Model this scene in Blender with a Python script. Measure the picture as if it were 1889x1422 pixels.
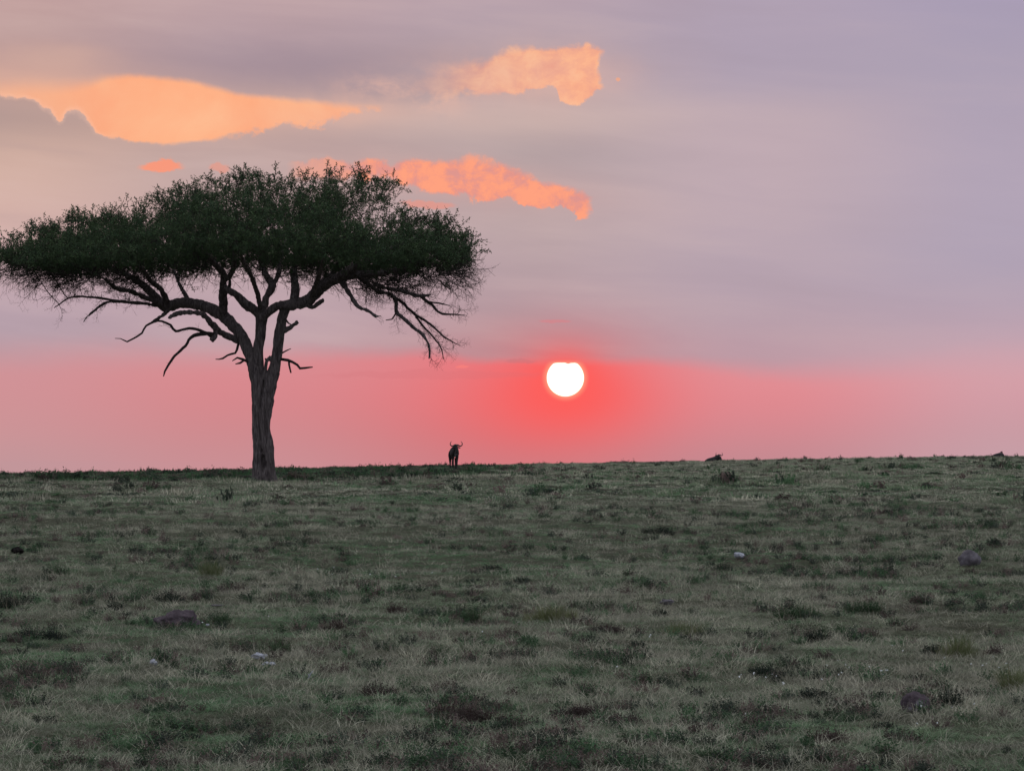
import bpy, bmesh, math, random
import numpy as np
from mathutils import Vector, Matrix, Euler, noise as mnoise

random.seed(7)
rng = np.random.default_rng(7)
scene = bpy.context.scene
COL = scene.collection
for o in list(bpy.data.objects):
    bpy.data.objects.remove(o)

# ------------------------------------------------------------------ camera
FOC = 7174.0                      # focal length of the photograph in its own pixels (1889 wide)
HROW = 880.0                      # its row at the camera's own level
CAMZ = 3.1                        # eye height: roof hatch of a safari truck
cam_d = bpy.data.cameras.new("camera")
cam = bpy.data.objects.new("camera", cam_d)
COL.objects.link(cam)
cam_d.sensor_width = 36.0
cam_d.lens = 36.0 * FOC / 1889.0
cam_d.clip_start = 0.5
cam_d.clip_end = 20000.0
PITCH = math.atan((HROW - 711.0) / FOC)
cam.location = (0, 0, CAMZ)
cam.rotation_euler = (math.pi / 2 + PITCH, 0, 0)
scene.camera = cam

# ------------------------------------------------------------------ colour management
scene.view_settings.view_transform = 'Standard'
scene.view_settings.look = 'None'
scene.view_settings.gamma = 1.0
scene.view_settings.exposure = 0.0
scene.view_settings.use_curve_mapping = False
scene.cycles.max_bounces = 6
scene.cycles.diffuse_bounces = 3
scene.cycles.transparent_max_bounces = 4


def lin(c):
    out = []
    for v in c:
        v = v / 255.0
        out.append(v / 12.92 if v <= 0.04045 else ((v + 0.055) / 1.055) ** 2.4)
    return tuple(out) + (1.0,)


# ------------------------------------------------------------------ sky (world shader)
world = bpy.data.worlds.new("World")
scene.world = world
world.use_nodes = True
WT = world.node_tree
for n in list(WT.nodes):
    WT.nodes.remove(n)


class S:
    """a float socket with arithmetic"""
    def __init__(self, s): self.s = s
    def __add__(a, b): return M('ADD', a, b)
    def __radd__(a, b): return M('ADD', b, a)
    def __sub__(a, b): return M('SUBTRACT', a, b)
    def __rsub__(a, b): return M('SUBTRACT', b, a)
    def __mul__(a, b): return M('MULTIPLY', a, b)
    def __rmul__(a, b): return M('MULTIPLY', b, a)
    def __truediv__(a, b): return M('DIVIDE', a, b)


def M(op, a, b=None):
    n = WT.nodes.new('ShaderNodeMath')
    n.operation = op
    for i, v in enumerate((a, b)):
        if v is None:
            continue
        if isinstance(v, S):
            WT.links.new(v.s, n.inputs[i])
        else:
            n.inputs[i].default_value = v
    return S(n.outputs[0])


def smooth(x, lo, hi):
    n = WT.nodes.new('ShaderNodeMapRange')
    n.interpolation_type = 'SMOOTHSTEP'
    for i, v in enumerate((x, lo, hi, 0.0, 1.0)):
        if isinstance(v, S):
            WT.links.new(v.s, n.inputs[i])
        else:
            n.inputs[i].default_value = v
    return S(n.outputs[0])


def combine(x, y, z):
    n = WT.nodes.new('ShaderNodeCombineXYZ')
    for i, v in enumerate((x, y, z)):
        if isinstance(v, S):
            WT.links.new(v.s, n.inputs[i])
        else:
            n.inputs[i].default_value = v
    return n.outputs[0]


def wnoise(vec, scale, detail=4.0, rough=0.5, dist=0.0):
    n = WT.nodes.new('ShaderNodeTexNoise')
    n.inputs['Scale'].default_value = scale
    n.inputs['Detail'].default_value = detail
    n.inputs['Roughness'].default_value = rough
    n.inputs['Distortion'].default_value = dist
    WT.links.new(vec, n.inputs['Vector'])
    return S(n.outputs[0]) - 0.5


def curve(x, pts):
    """value of a hand-drawn line y(x); x and y in 0..1"""
    n = WT.nodes.new('ShaderNodeFloatCurve')
    c = n.mapping.curves[0]
    n.mapping.use_clip = False
    while len(c.points) < len(pts):
        c.points.new(0.5, 0.5)
    for p, (a, b) in zip(c.points, pts):
        p.location = (a, b)
    n.mapping.update()
    WT.links.new(x.s, n.inputs['Value'])
    return S(n.outputs[0])


def pxcurve(x, pts):
    pts = sorted((a / 1889.0, b / 1422.0) for a, b in pts)
    if pts[0][0] > 0:
        pts = [(0.0, pts[0][1])] + pts
    if pts[-1][0] < 1:
        pts = pts + [(1.0, pts[-1][1])]
    return curve(x, pts)


def ramp(x, stops):
    """stops in photograph rows, x already q (row / 1422)"""
    n = WT.nodes.new('ShaderNodeValToRGB')
    r = n.color_ramp
    r.interpolation = 'B_SPLINE'
    fx = (x + 0.4)                       # rows -569 .. 853 -> 0 .. 1
    WT.links.new(fx.s, n.inputs[0])
    while len(r.elements) < len(stops):
        r.elements.new(0.5)
    for e, (row, c) in zip(r.elements, stops):
        e.position = row / 1422.0 + 0.4
        e.color = lin(c)
    return n.outputs[0]


def mix(f, a, b, mode='MIX'):
    n = WT.nodes.new('ShaderNodeMix')
    n.data_type = 'RGBA'
    n.blend_type = mode
    n.clamp_factor = True
    if isinstance(f, S):
        WT.links.new(f.s, n.inputs['Factor'])
    else:
        n.inputs['Factor'].default_value = f
    for k, v in (('A', a), ('B', b)):
        s = [i for i in n.inputs if i.name == k and i.type == 'RGBA'][0]
        if isinstance(v, tuple):
            s.default_value = v
        else:
            WT.links.new(v, s)
    return [o for o in n.outputs if o.type == 'RGBA'][0]


tc = WT.nodes.new('ShaderNodeTexCoord')
sep = WT.nodes.new('ShaderNodeSeparateXYZ')
WT.links.new(tc.outputs['Generated'], sep.inputs[0])
dx, dy, dz = (S(sep.outputs[i]) for i in range(3))
az = M('ARCTAN2', dx, dy)
el = M('ARCSINE', dz)
P = az * (FOC / 1889.0) + 0.5                       # 0 left .. 1 right edge of the photographed sky
Q = (HROW / 1422.0) - el * (FOC / 1422.0)           # 0 top .. 0.62 horizon
PC = M('MINIMUM', M('MAXIMUM', P, 0.0), 1.0)
vec = combine(P * 1.33, Q, 0.0)
vec_flat = combine(P * 1.33, Q * 3.2, 0.0)          # streaky
n_soft = wnoise(vec_flat, 2.2, 3, 0.5)
n_mid = wnoise(vec, 9.0, 5, 0.58, 0.4)
n_fine = wnoise(vec, 34.0, 7, 0.68, 0.35)
n_puff = wnoise(combine(P * 1.33, Q * 1.5, 3.0), 17.0, 6, 0.62, 0.3)
Qs = Q + n_soft * 0.035

# cloud deck, five columns across the view
cols = [0, 470, 950, 1400, 1860]
deck = [
    ramp(Qs, [(-569, (189, 161, 167)), (-200, (195, 163, 165)), (-40, (201, 166, 163)), (60, (185, 154, 152)), (130, (197, 161, 155)), (210, (185, 156, 150)), (270, (205, 172, 159)), (360, (214, 178, 166)), (450, (207, 174, 170)), (530, (193, 167, 175)), (600, (181, 159, 171)), (660, (185, 159, 167))]),
    ramp(Qs, [(-569, (185, 161, 169)), (-200, (191, 162, 165)), (0, (191, 163, 166)), (90, (181, 156, 163)), (160, (176, 153, 159)), (240, (178, 155, 156)), (300, (189, 163, 160)), (420, (197, 171, 171)), (540, (191, 165, 173)), (620, (189, 161, 169)), (665, (199, 157, 163))]),
    ramp(Qs, [(-569, (181, 162, 175)), (-100, (187, 164, 172)), (0, (184, 162, 172)), (80, (176, 157, 168)), (200, (193, 171, 167)), (250, (190, 168, 167)), (300, (178, 160, 162)), (400, (191, 167, 167)), (480, (186, 163, 167)), (560, (185, 158, 164)), (620, (187, 152, 157)), (665, (191, 143, 149))]),
    ramp(Qs, [(-569, (173, 161, 181)), (0, (179, 163, 180)), (90, (173, 159, 177)), (160, (177, 162, 178)), (210, (190, 169, 177)), (300, (194, 172, 180)), (400, (189, 168, 177)), (500, (182, 163, 176)), (590, (183, 159, 170)), (660, (193, 155, 165))]),
    ramp(Qs, [(-569, (165, 158, 183)), (0, (170, 158, 182)), (100, (170, 159, 179)), (250, (178, 164, 182)), (400, (179, 165, 183)), (500, (174, 161, 180)), (590, (185, 163, 177)), (660, (201, 163, 174))]),
]
band = [
    ramp(Q, [(600, (206, 152, 158)), (680, (208, 147, 152)), (730, (209, 146, 150)), (800, (203, 148, 151)), (853, (194, 150, 154))]),
    ramp(Q, [(600, (212, 146, 151)), (690, (217, 138, 143)), (740, (214, 135, 140)), (800, (206, 138, 142)), (853, (202, 143, 148))]),
    ramp(Q, [(600, (222, 132, 138)), (680, (230, 124, 129)), (740, (230, 119, 123)), (800, (216, 118, 122)), (853, (206, 125, 130))]),
    ramp(Q, [(600, (214, 150, 157)), (690, (226, 143, 149)), (740, (225, 137, 143)), (800, (209, 137, 144)), (853, (195, 138, 145))]),
    ramp(Q, [(600, (206, 162, 172)), (690, (213, 161, 169)), (740, (210, 156, 165)), (800, (200, 155, 163)), (853, (198, 159, 167))]),
]


def across(rs):
    c = rs[0]
    for k in range(1, 5):
        a, b = cols[k - 1] / 1889.0, cols[k] / 1889.0
        c = mix(smooth(PC, a, b), c, rs[k])
    return c


deck_c = across(deck)
band_c = across(band)

# underside of the cloud deck: rows of its ragged lower edge
edge = pxcurve(PC, [(0, 652), (150, 650), (330, 654), (560, 656), (700, 654), (800, 657), (880, 666), (980, 671), (1100, 668), (1200, 664), (1330, 672), (1500, 678), (1700, 668), (1889, 662)])
edge_w = pxcurve(PC, [(0, 46), (450, 36), (760, 16), (1000, 10), (1200, 15), (1500, 32), (1889, 46)])
ed = Q - edge + n_mid * 0.014 + n_soft * 0.024 + n_puff * 0.006
band_f = smooth(ed, edge_w * -1.0, edge_w)
sky_c = mix(band_f, deck_c, band_c)

# red glow of the sun through the haze, tighter below the deck than on it
SX, SY = 1043 / 1889.0, 697 / 1422.0
gx = (P - SX) * 1889.0
gy = (Q - SY) * 1422.0


def gauss(x, y, sx, sy):
    a = x / sx
    b = y / sy
    return M('EXPONENT', (a * a + b * b) * -1.0)


g_wide = gauss(gx, gy - 30.0, 165.0, 88.0)
sky_c = mix(g_wide * band_f * 0.9, sky_c, lin((255, 92, 88)))
g_deck = gauss(gx, gy + 35.0, 150.0, 75.0)
sky_c = mix(g_deck * (1.0 - band_f) * 0.42, sky_c, lin((225, 104, 108)))
g_near = gauss(gx, gy, 62.0, 46.0)
sky_c = mix(g_near * 1.25, sky_c, lin((255, 96, 92)))

# faint streaks through the deck
n_str = wnoise(combine(P * 1.1, Q * 5.5 - P * 0.6, 5.0), 3.4, 5, 0.55, 0.3)
str_x = smooth(P, 0.95, 0.45) * 0.7 + 0.3
sky_c = mix(smooth(n_str, -0.05, 0.28) * 0.20 * (1.0 - band_f) * str_x, sky_c, lin((224, 196, 190)))
sky_c = mix(smooth(n_str, 0.05, -0.28) * 0.20 * (1.0 - band_f) * str_x, sky_c, lin((150, 132, 142)))
# lit gaps in the deck: each a band between an upper and a lower outline (photograph pixels)
def gap(top, bot, x0, x1, soft_t, soft_b, soft_x=0.008, rag_t=0.004, rag_b=0.010, fx=1.0):
    t = pxcurve(PC, top)
    b = pxcurve(PC, bot)
    st = pxcurve(PC, soft_t) if isinstance(soft_t, list) else soft_t / 1422.0
    sb = pxcurve(PC, soft_b) if isinstance(soft_b, list) else soft_b / 1422.0
    up = smooth((Q - t) + n_mid * rag_t * 2 + n_puff * rag_t * 1.2 + n_fine * rag_t, (st * -1.0) if isinstance(st, S) else -st, st)
    lo = smooth((b - Q) + (n_puff * 2.2 + n_fine * 1.2) * rag_b, (sb * -1.0) if isinstance(sb, S) else -sb, sb)
    l = smooth(P + n_mid * 0.02 * fx + n_fine * 0.01, x0 / 1889.0 - soft_x, x0 / 1889.0 + soft_x)
    r = smooth(P + n_mid * 0.03 * fx + n_fine * 0.03, x1 / 1889.0 + 0.004, x1 / 1889.0 - 0.004)
    return up * lo * l * r


def halo(cx, cy, sx, sy, k, col, slant=0.0):
    global sky_c
    g = gauss(P * 1889.0 - cx + n_mid * 50.0, Q * 1422.0 - cy - (P * 1889.0 - cx) * slant + n_mid * 36.0 + n_puff * 16.0, sx, sy)
    sky_c = mix(g * k, sky_c, lin(col))


halo(330, 208, 330, 58, 0.42, (232, 184, 158), 0.02)
halo(60, 160, 200, 40, 0.40, (238, 182, 156))
halo(640, 205, 130, 26, 0.45, (238, 184, 160), -0.05)
halo(860, 338, 230, 40, 0.40, (222, 168, 158), 0.12)
halo(1010, 140, 130, 52, 0.38, (232, 184, 166))
g1 = gap([(0, 168), (60, 165), (130, 164), (185, 152), (215, 144), (300, 148), (350, 154), (400, 166), (450, 176), (520, 186), (600, 193), (680, 199), (760, 200)],
         [(0, 182), (20, 186), (50, 188), (75, 200), (100, 212), (112, 226), (125, 214), (145, 212), (165, 228), (185, 252), (220, 260), (290, 266), (345, 266), (400, 262), (445, 250), (480, 246), (520, 236), (580, 228), (640, 214), (700, 202), (760, 198)],
         -400, 700, [(0, 20), (150, 18), (200, 10), (350, 8), (480, 8), (700, 9)], [(0, 4), (100, 2), (300, 4), (500, 6), (700, 8)], 0.02, 0.006, pxcurve(PC, [(0, 22), (200, 16), (380, 9), (480, 30), (700, 34)]))
col1 = mix(n_mid * 2.2 + n_soft * 2.0 + 0.45, lin((255, 169, 126)), lin((255, 188, 145)))
sky_c = mix(g1 * pxcurve(PC, [(0, 900), (150, 1250), (300, 1400), (700, 1330)]), sky_c, col1)
# paler lining where that gap meets the cumulus on its left
g1_low = pxcurve(PC, [(0, 182), (20, 186), (50, 188), (75, 200), (100, 212), (112, 226), (125, 214), (145, 212), (165, 228), (185, 252), (220, 260)])
near_low = smooth(g1_low - Q + n_puff * 0.030 + n_fine * 0.02, 0.009, -0.002)
sky_c = mix(g1 * near_low * smooth(P, 230 / 1889.0, 170 / 1889.0) * 0.45, sky_c, lin((255, 196, 168)))
# the cumulus itself, a shade darker than the deck
cum = smooth(Q - g1_low - n_puff * 0.034 - n_fine * 0.018, -0.001, 0.008) * smooth(Q, 285 / 1422.0, 215 / 1422.0) * smooth(P, 330 / 1889.0, 150 / 1889.0)
sky_c = mix(cum * 0.55, sky_c, lin((168, 145, 143)))
# dark mass hanging over the gap, and the wisps left of it
mass = gauss(P * 1889.0 - 560.0 + n_mid * 60.0, Q * 1422.0 - 122.0 - (P - 0.3) * 90.0 + n_mid * 40.0, 310.0, 50.0)
sky_c = mix(mass * 0.50 * (1.0 - g1), sky_c, lin((150, 132, 146)))
wisp = smooth(gauss(P * 1889.0 - 110.0 + n_mid * 90.0, Q * 1422.0 - 112.0 + n_soft * 60.0 + n_mid * 50.0, 120.0, 34.0), 0.15, 1.0)
sky_c = mix(wisp * 0.5, sky_c, lin((212, 172, 158)))

g2 = gap([(0, 200), (690, 180), (740, 156), (800, 136), (840, 126), (900, 110), (950, 94), (1000, 92), (1060, 90), (1100, 90), (1120, 96), (1160, 120)],
         [(0, 190), (690, 172), (740, 170), (800, 178), (860, 172), (900, 178), (960, 174), (1000, 164), (1022, 156), (1034, 182), (1055, 190), (1085, 184), (1105, 170), (1125, 160)],
         790, 1110, [(0, 18), (850, 16), (950, 11), (1110, 6)], [(0, 8), (850, 8), (950, 5), (1020, 3), (1110, 4)], 0.05, 0.022, 0.018)
col2 = mix(n_fine * 2.2 + n_puff * 2.4 + n_mid + 0.55, lin((248, 156, 124)), lin((255, 188, 146)))
g2 = g2 * (0.80 + smooth(n_puff + n_fine * 0.8, -0.2, 0.12) * 0.30)
sky_c = mix(g2 * pxcurve(PC, [(0, 300), (760, 420), (860, 800), (960, 1150), (1100, 1350)]), sky_c, col2)
# faint veil round that cloud
veil = gauss(P * 1889.0 - 960.0, Q * 1422.0 - 150.0, 210.0, 52.0)
sky_c = mix(veil * 0.42 * smooth(n_mid + n_puff * 0.5, -0.25, 0.25), sky_c, lin((235, 184, 166)))
veil2 = gauss(P * 1889.0 - 745.0 - (Q * 1422.0 - 178.0) * 1.5, Q * 1422.0 - 178.0, 85.0, 30.0)
sky_c = mix(veil2 * 0.75 * smooth(n_puff + n_mid * 0.6, -0.12, 0.22), sky_c, lin((238, 186, 166)))
veil3 = gauss(P * 1889.0 - 860.0, Q * 1422.0 - 225.0, 300.0, 30.0)
sky_c = mix(veil3 * 0.28, sky_c, lin((222, 190, 180)))

g3 = gap([(0, 310), (520, 308), (600, 300), (700, 298), (780, 298), (860, 296), (910, 304), (960, 322), (1000, 340), (1050, 352), (1100, 368), (1140, 372)],
         [(0, 326), (540, 326), (600, 330), (700, 330), (760, 345), (800, 352), (840, 362), (870, 364), (900, 372), (940, 364), (980, 382), (1020, 380), (1060, 394), (1095, 392), (1140, 385)],
         545, 1096, [(0, 8), (700, 6), (860, 10), (1000, 11), (1100, 8)], [(0, 6), (700, 8), (850, 5), (1100, 3)], 0.01, 0.022, 0.024)
brk = smooth(n_fine * 1.2 + n_puff * 1.2, -0.22, 0.18)
col3 = mix(brk, lin((236, 140, 128)), lin((255, 162, 128)))
g3 = g3 * (0.62 + brk * 0.42)
sky_c = mix(g3 * (0.45 + 0.55 * smooth(P, 560 / 1889.0, 720 / 1889.0)), sky_c, col3)


def puff(cx, cy, sx, sy, col, k, thr=0.35):
    global sky_c
    g = gauss(P * 1889.0 - cx + n_mid * 30.0, Q * 1422.0 - cy + n_fine * sy * 2.6 + n_puff * sy * 2.6, sx, sy)
    sky_c = mix(smooth(g, thr, thr + 0.35) * k, sky_c, lin(col))


puff(300, 310, 48, 11, (255, 150, 116), 0.85)
puff(404, 312, 22, 12, (235, 150, 128), 0.6)
puff(1022, 593, 34, 4, (214, 132, 138), 0.7)
puff(790, 378, 60, 9, (238, 146, 126), 0.6)
puff(850, 677, 14, 3.5, (250, 130, 124), 0.7)
puff(1142, 150, 5, 4, (255, 170, 120), 0.6)
puff(960, 668, 34, 5, (186, 118, 124), 0.35)
# soft dark bar on the red band left of the sun
puff(800, 692, 190, 7, (205, 112, 118), 0.16, 0.15)

# sun disc, its top cut by the ragged edge of the deck
disc_r = M('SQRT', gx * gx + gy * gy)
notch = gauss(gx - 5.0, 0.0, 3.5, 1.0)
cut = smooth(gy + 27.0 - notch * 1.7 + n_fine * 4.0, -1.8, 1.8)
disc = smooth(disc_r, 35.4, 31.6) * cut
corona = smooth(disc_r, 46.0, 33.0) * smooth(gy + 29.0, -6.0, 4.0)
sky_c = mix(corona * 0.5, sky_c, lin((255, 178, 140)))
sun_c = mix(disc, sky_c, (3.0, 2.6, 2.0, 1.0))
# overhead and away from the sun, the same evening cloud carries on cooler and a little paler
back = smooth(M('ABSOLUTE', az), 0.35, 1.5)
sky_b = mix(back, sun_c, mix(smooth(el, 0.0, 0.25), lin((160, 158, 176)), lin((182, 188, 206))))
up = smooth(el, 0.14, 0.62)
sky_all = mix(up, sky_b, lin((216, 222, 236)))
below = smooth(el, 0.0, -0.06)
sky_all = mix(below, sky_all, lin((90, 84, 86)))
bgn = WT.nodes.new('ShaderNodeBackground')
WT.links.new(sky_all, bgn.inputs['Color'])
bgn.inputs['Strength'].default_value = 1.0
wo = WT.nodes.new('ShaderNodeOutputWorld')
WT.links.new(bgn.outputs[0], wo.inputs['Surface'])
world.cycles.sampling_method = 'MANUAL'
world.cycles.sample_map_resolution = 512

# ------------------------------------------------------------------ sun lamp: low, red, veiled
SUN_AZ = math.atan((1043 - 944.5) / FOC)
SUN_EL = math.atan((HROW - 697) / FOC)
sd = bpy.data.lights.new("sun", 'SUN')
sd.energy = 0.25
sd.angle = math.radians(0.53)
sd.color = (1.0, 0.42, 0.25)
sun = bpy.data.objects.new("sun", sd)
COL.objects.link(sun)
tow = Vector((math.sin(SUN_AZ) * math.cos(SUN_EL), math.cos(SUN_AZ) * math.cos(SUN_EL), math.sin(SUN_EL)))
sun.rotation_euler = tow.to_track_quat('Z', 'Y').to_euler()
sun.location = (0, 0, 30)

# ------------------------------------------------------------------ materials
def new_mat(name, rough=0.9, spec=0.15):
    m = bpy.data.materials.new(name)
    m.use_nodes = True
    nt = m.node_tree
    b = nt.nodes['Principled BSDF']
    b.inputs['Roughness'].default_value = rough
    b.inputs['Specular IOR Level'].default_value = spec
    return m, nt, b


def nnode(nt, kind, **kw):
    n = nt.nodes.new(kind)
    for k, v in kw.items():
        setattr(n, k, v)
    return n


def noise_ramp(nt, b, scale, stops, detail=6, rough=0.6, coord='Object', vec_scale=None, bump=0.0, bump_dist=0.02):
    tcn = nnode(nt, 'ShaderNodeTexCoord')
    src = tcn.outputs[coord]
    if vec_scale:
        mp = nnode(nt, 'ShaderNodeMapping')
        mp.inputs['Scale'].default_value = vec_scale
        nt.links.new(src, mp.inputs[0])
        src = mp.outputs[0]
    nz = nnode(nt, 'ShaderNodeTexNoise')
    nz.inputs['Scale'].default_value = scale
    nz.inputs['Detail'].default_value = detail
    nz.inputs['Roughness'].default_value = rough
    nt.links.new(src, nz.inputs['Vector'])
    cr = nnode(nt, 'ShaderNodeValToRGB')
    while len(cr.color_ramp.elements) < len(stops):
        cr.color_ramp.elements.new(0.5)
    for e, (p, c) in zip(cr.color_ramp.elements, stops):
        e.position = p
        e.color = tuple(c) + (1.0,)
    nt.links.new(nz.outputs[0], cr.inputs[0])
    nt.links.new(cr.outputs[0], b.inputs['Base Color'])
    if bump:
        bp = nnode(nt, 'ShaderNodeBump')
        bp.inputs['Strength'].default_value = bump
        bp.inputs['Distance'].default_value = bump_dist
        nt.links.new(nz.outputs[0], bp.inputs['Height'])
        nt.links.new(bp.outputs[0], b.inputs['Normal'])
    return nz, cr


mat_ground, nt, b = new_mat("ground_soil", 0.95, 0.05)
noise_ramp(nt, b, 3.0, [(0.3, (0.030, 0.032, 0.020)), (0.5, (0.055, 0.058, 0.034)), (0.72, (0.095, 0.086, 0.060))], 8, 0.7, bump=0.6, bump_dist=0.03)


def leaf_mat(name, c1, c2, trans=0.25, rough=0.7, tinted=False):
    m, nt, b = new_mat(name, rough, 0.2)
    out = nt.nodes['Material Output']
    oi = nnode(nt, 'ShaderNodeObjectInfo')
    mx = nnode(nt, 'ShaderNodeMix', data_type='RGBA')
    rgba = [i for i in mx.inputs if i.type == 'RGBA']
    rgba[0].default_value = tuple(c1) + (1,)
    rgba[1].default_value = tuple(c2) + (1,)
    nt.links.new(oi.outputs['Random'], mx.inputs['Factor'])
    col = [o for o in mx.outputs if o.type == 'RGBA'][0]
    if tinted:
        at = nnode(nt, 'ShaderNodeAttribute', attribute_type='INSTANCER', attribute_name='tint')
        m2 = nnode(nt, 'ShaderNodeMix', data_type='RGBA', blend_type='MULTIPLY')
        m2.inputs['Factor'].default_value = 1.0
        r2 = [i for i in m2.inputs if i.type == 'RGBA']
        nt.links.new(col, r2[0])
        nt.links.new(at.outputs['Color'], r2[1])
        col = [o for o in m2.outputs if o.type == 'RGBA'][0]
    nt.links.new(col, b.inputs['Base Color'])
    if trans > 0:
        tr = nnode(nt, 'ShaderNodeBsdfTranslucent')
        nt.links.new(col, tr.inputs['Color'])
        ms = nnode(nt, 'ShaderNodeMixShader')
        ms.inputs[0].default_value = trans
        nt.links.new(b.outputs[0], ms.inputs[1])
        nt.links.new(tr.outputs[0], ms.inputs[2])
        nt.links.new(ms.outputs[0], out.inputs['Surface'])
    return m


mat_grass = leaf_mat("grass_blades", (0.80, 0.80, 0.80), (1.2, 1.2, 1.2), 0.3, tinted=True)

# ------------------------------------------------------------------ terrain
_lat = rng.random((9, 64, 64))


def vnoise(x, y, cell, k=0):
    """smooth value noise, 0..1, repeats only after 64 cells"""
    u, v = np.asarray(x) / cell + 17.3 * (k + 1), np.asarray(y) / cell + 9.1 * (k + 1)
    iu, iv = np.floor(u).astype(int), np.floor(v).astype(int)
    fu, fv = u - iu, v - iv
    fu, fv = fu * fu * (3 - 2 * fu), fv * fv * (3 - 2 * fv)
    L = _lat[k % 9]
    g = lambda a, b_: L[a % 64, b_ % 64]
    return (g(iu, iv) * (1 - fu) + g(iu + 1, iv) * fu) * (1 - fv) + (g(iu, iv + 1) * (1 - fu) + g(iu + 1, iv + 1) * fu) * fv


PY = np.array([-3000, -400, -60, 0, 31, 45, 60, 85, 110, 150, 190, 213, 250, 270, 290, 310, 340, 420, 600, 1000, 6500.0])
PZ = np.array([-22, -12, -4.4, -3.05, -2.28, -1.93, -1.50, -0.80, -0.18, 0.08, 0.30, 0.45, 0.68, 0.78, 0.82, 0.78, 0.5, -2.0, -9, -15, -30.0])


def _slopes(x, y):
    d = np.diff(y) / np.diff(x)
    m = np.zeros_like(y)
    m[0], m[-1] = d[0], d[-1]
    for i in range(1, len(y) - 1):
        if d[i - 1] * d[i] <= 0:
            m[i] = 0
        else:
            h0, h1 = x[i] - x[i - 1], x[i + 1] - x[i]
            w1, w2 = 2 * h1 + h0, h1 + 2 * h0
            m[i] = (w1 + w2) / (w1 / d[i - 1] + w2 / d[i])
    return m


PM = _slopes(PY, PZ)


def profile(y):
    y = np.clip(y, PY[0], PY[-1])
    i = np.clip(np.searchsorted(PY, y) - 1, 0, len(PY) - 2)
    h = PY[i + 1] - PY[i]
    t = (y - PY[i]) / h
    return (PZ[i] * (2 * t**3 - 3 * t**2 + 1) + PM[i] * h * (t**3 - 2 * t**2 + t)
            + PZ[i + 1] * (-2 * t**3 + 3 * t**2) + PM[i + 1] * h * (t**3 - t**2))


def sstep(a, b_, x):
    t = np.clip((x - a) / (b_ - a), 0, 1)
    return t * t * (3 - 2 * t)


def ground_z(x, y):
    x, y = np.asarray(x, float), np.asarray(y, float)
    z = CAMZ + profile(y)
    xl = np.clip(x, -150, 150)
    z = z + (0.0205 * xl - 0.00009 * np.abs(xl) * xl * (xl > 0)) * sstep(90, 270, y)
    a = 1 - sstep(380, 800, np.hypot(x, y))
    z = z + a * ((vnoise(x, y, 2.6, 0) - .5) * 0.13 + (vnoise(x, y, 0.9, 1) - .5) * 0.075 + (vnoise(x, y, 0.31, 2) - .5) * 0.045)
    z = z + (vnoise(x, y, 9.0, 3) - .5) * 0.10 * sstep(20, 60, y)
    return z


def px_ground(px, py):
    """the spot of ground the photograph shows at a pixel"""
    ax, ay = (px - 944.5) / FOC, (711.0 - py) / FOC
    d = Vector((ax, math.cos(PITCH) - ay * math.sin(PITCH), math.sin(PITCH) + ay * math.cos(PITCH)))
    t = np.linspace(20, 330, 6200)
    gx_, gy_, gz_ = d.x * t, d.y * t, CAMZ + d.z * t
    below_ = gz_ < ground_z(gx_, gy_)
    i = int(np.argmax(below_)) if below_.any() else 5300
    return float(gx_[i]), float(gy_[i]), float(ground_z(gx_[i], gy_[i]))


def link(o, parent=None, **props):
    COL.objects.link(o)
    if parent is not None:
        o.parent = parent
    for k, v in props.items():
        o[k] = v
    return o


def mesh_from(name, verts, faces, mats=(), smooth_=False, mat_idx=None):
    me = bpy.data.meshes.new(name)
    me.from_pydata([tuple(v) for v in verts], [], [tuple(f) for f in faces])
    for m in mats:
        me.materials.append(m)
    if mat_idx is not None:
        me.polygons.foreach_set('material_index', mat_idx)
    if smooth_:
        me.polygons.foreach_set('use_smooth', [True] * len(me.polygons))
    me.update()
    return me


# polar sheet round the camera, fine inside the view
ang = np.concatenate([np.linspace(-180, -12, 60, endpoint=False), np.linspace(-12, 12, 420, endpoint=False), np.linspace(12, 180, 61)])
ang = np.radians(ang)
rad = np.concatenate([np.geomspace(1.0, 22, 30, endpoint=False), np.geomspace(22, 320, 520, endpoint=False), np.geomspace(320, 7000, 50)])
A, R = np.meshgrid(ang, rad)
GX, GY = R * np.sin(A), R * np.cos(A)
GZ = ground_z(GX, GY)
nr, na = A.shape
gv = np.stack([GX.ravel(), GY.ravel(), GZ.ravel()], 1)
gv = np.vstack([gv, [[0, 0, ground_z(0, 0)]]])
ii, jj = np.meshgrid(np.arange(nr - 1), np.arange(na - 1), indexing='ij')
q0 = (ii * na + jj).ravel()
gf = np.stack([q0, q0 + 1, q0 + na + 1, q0 + na], 1)
me = bpy.data.meshes.new("ground")
nv, nq = len(gv), len(gf)
me.vertices.add(nv)
me.vertices.foreach_set('co', gv.ravel())
caps = np.array([[nv - 1, j + 1, j] for j in range(na - 1)])
me.loops.add(nq * 4 + len(caps) * 3)
me.loops.foreach_set('vertex_index', np.concatenate([gf[:, ::-1].ravel(), caps[:, ::-1].ravel()]))
me.polygons.add(nq + len(caps))
me.polygons.foreach_set('loop_start', np.concatenate([np.arange(nq) * 4, nq * 4 + np.arange(len(caps)) * 3]))
me.update(calc_edges=True)
me.validate()
me.polygons.foreach_set('use_smooth', [True] * len(me.polygons))
me.materials.append(mat_ground)
ground = link(bpy.data.objects.new("ground", me), kind='structure')

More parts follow.
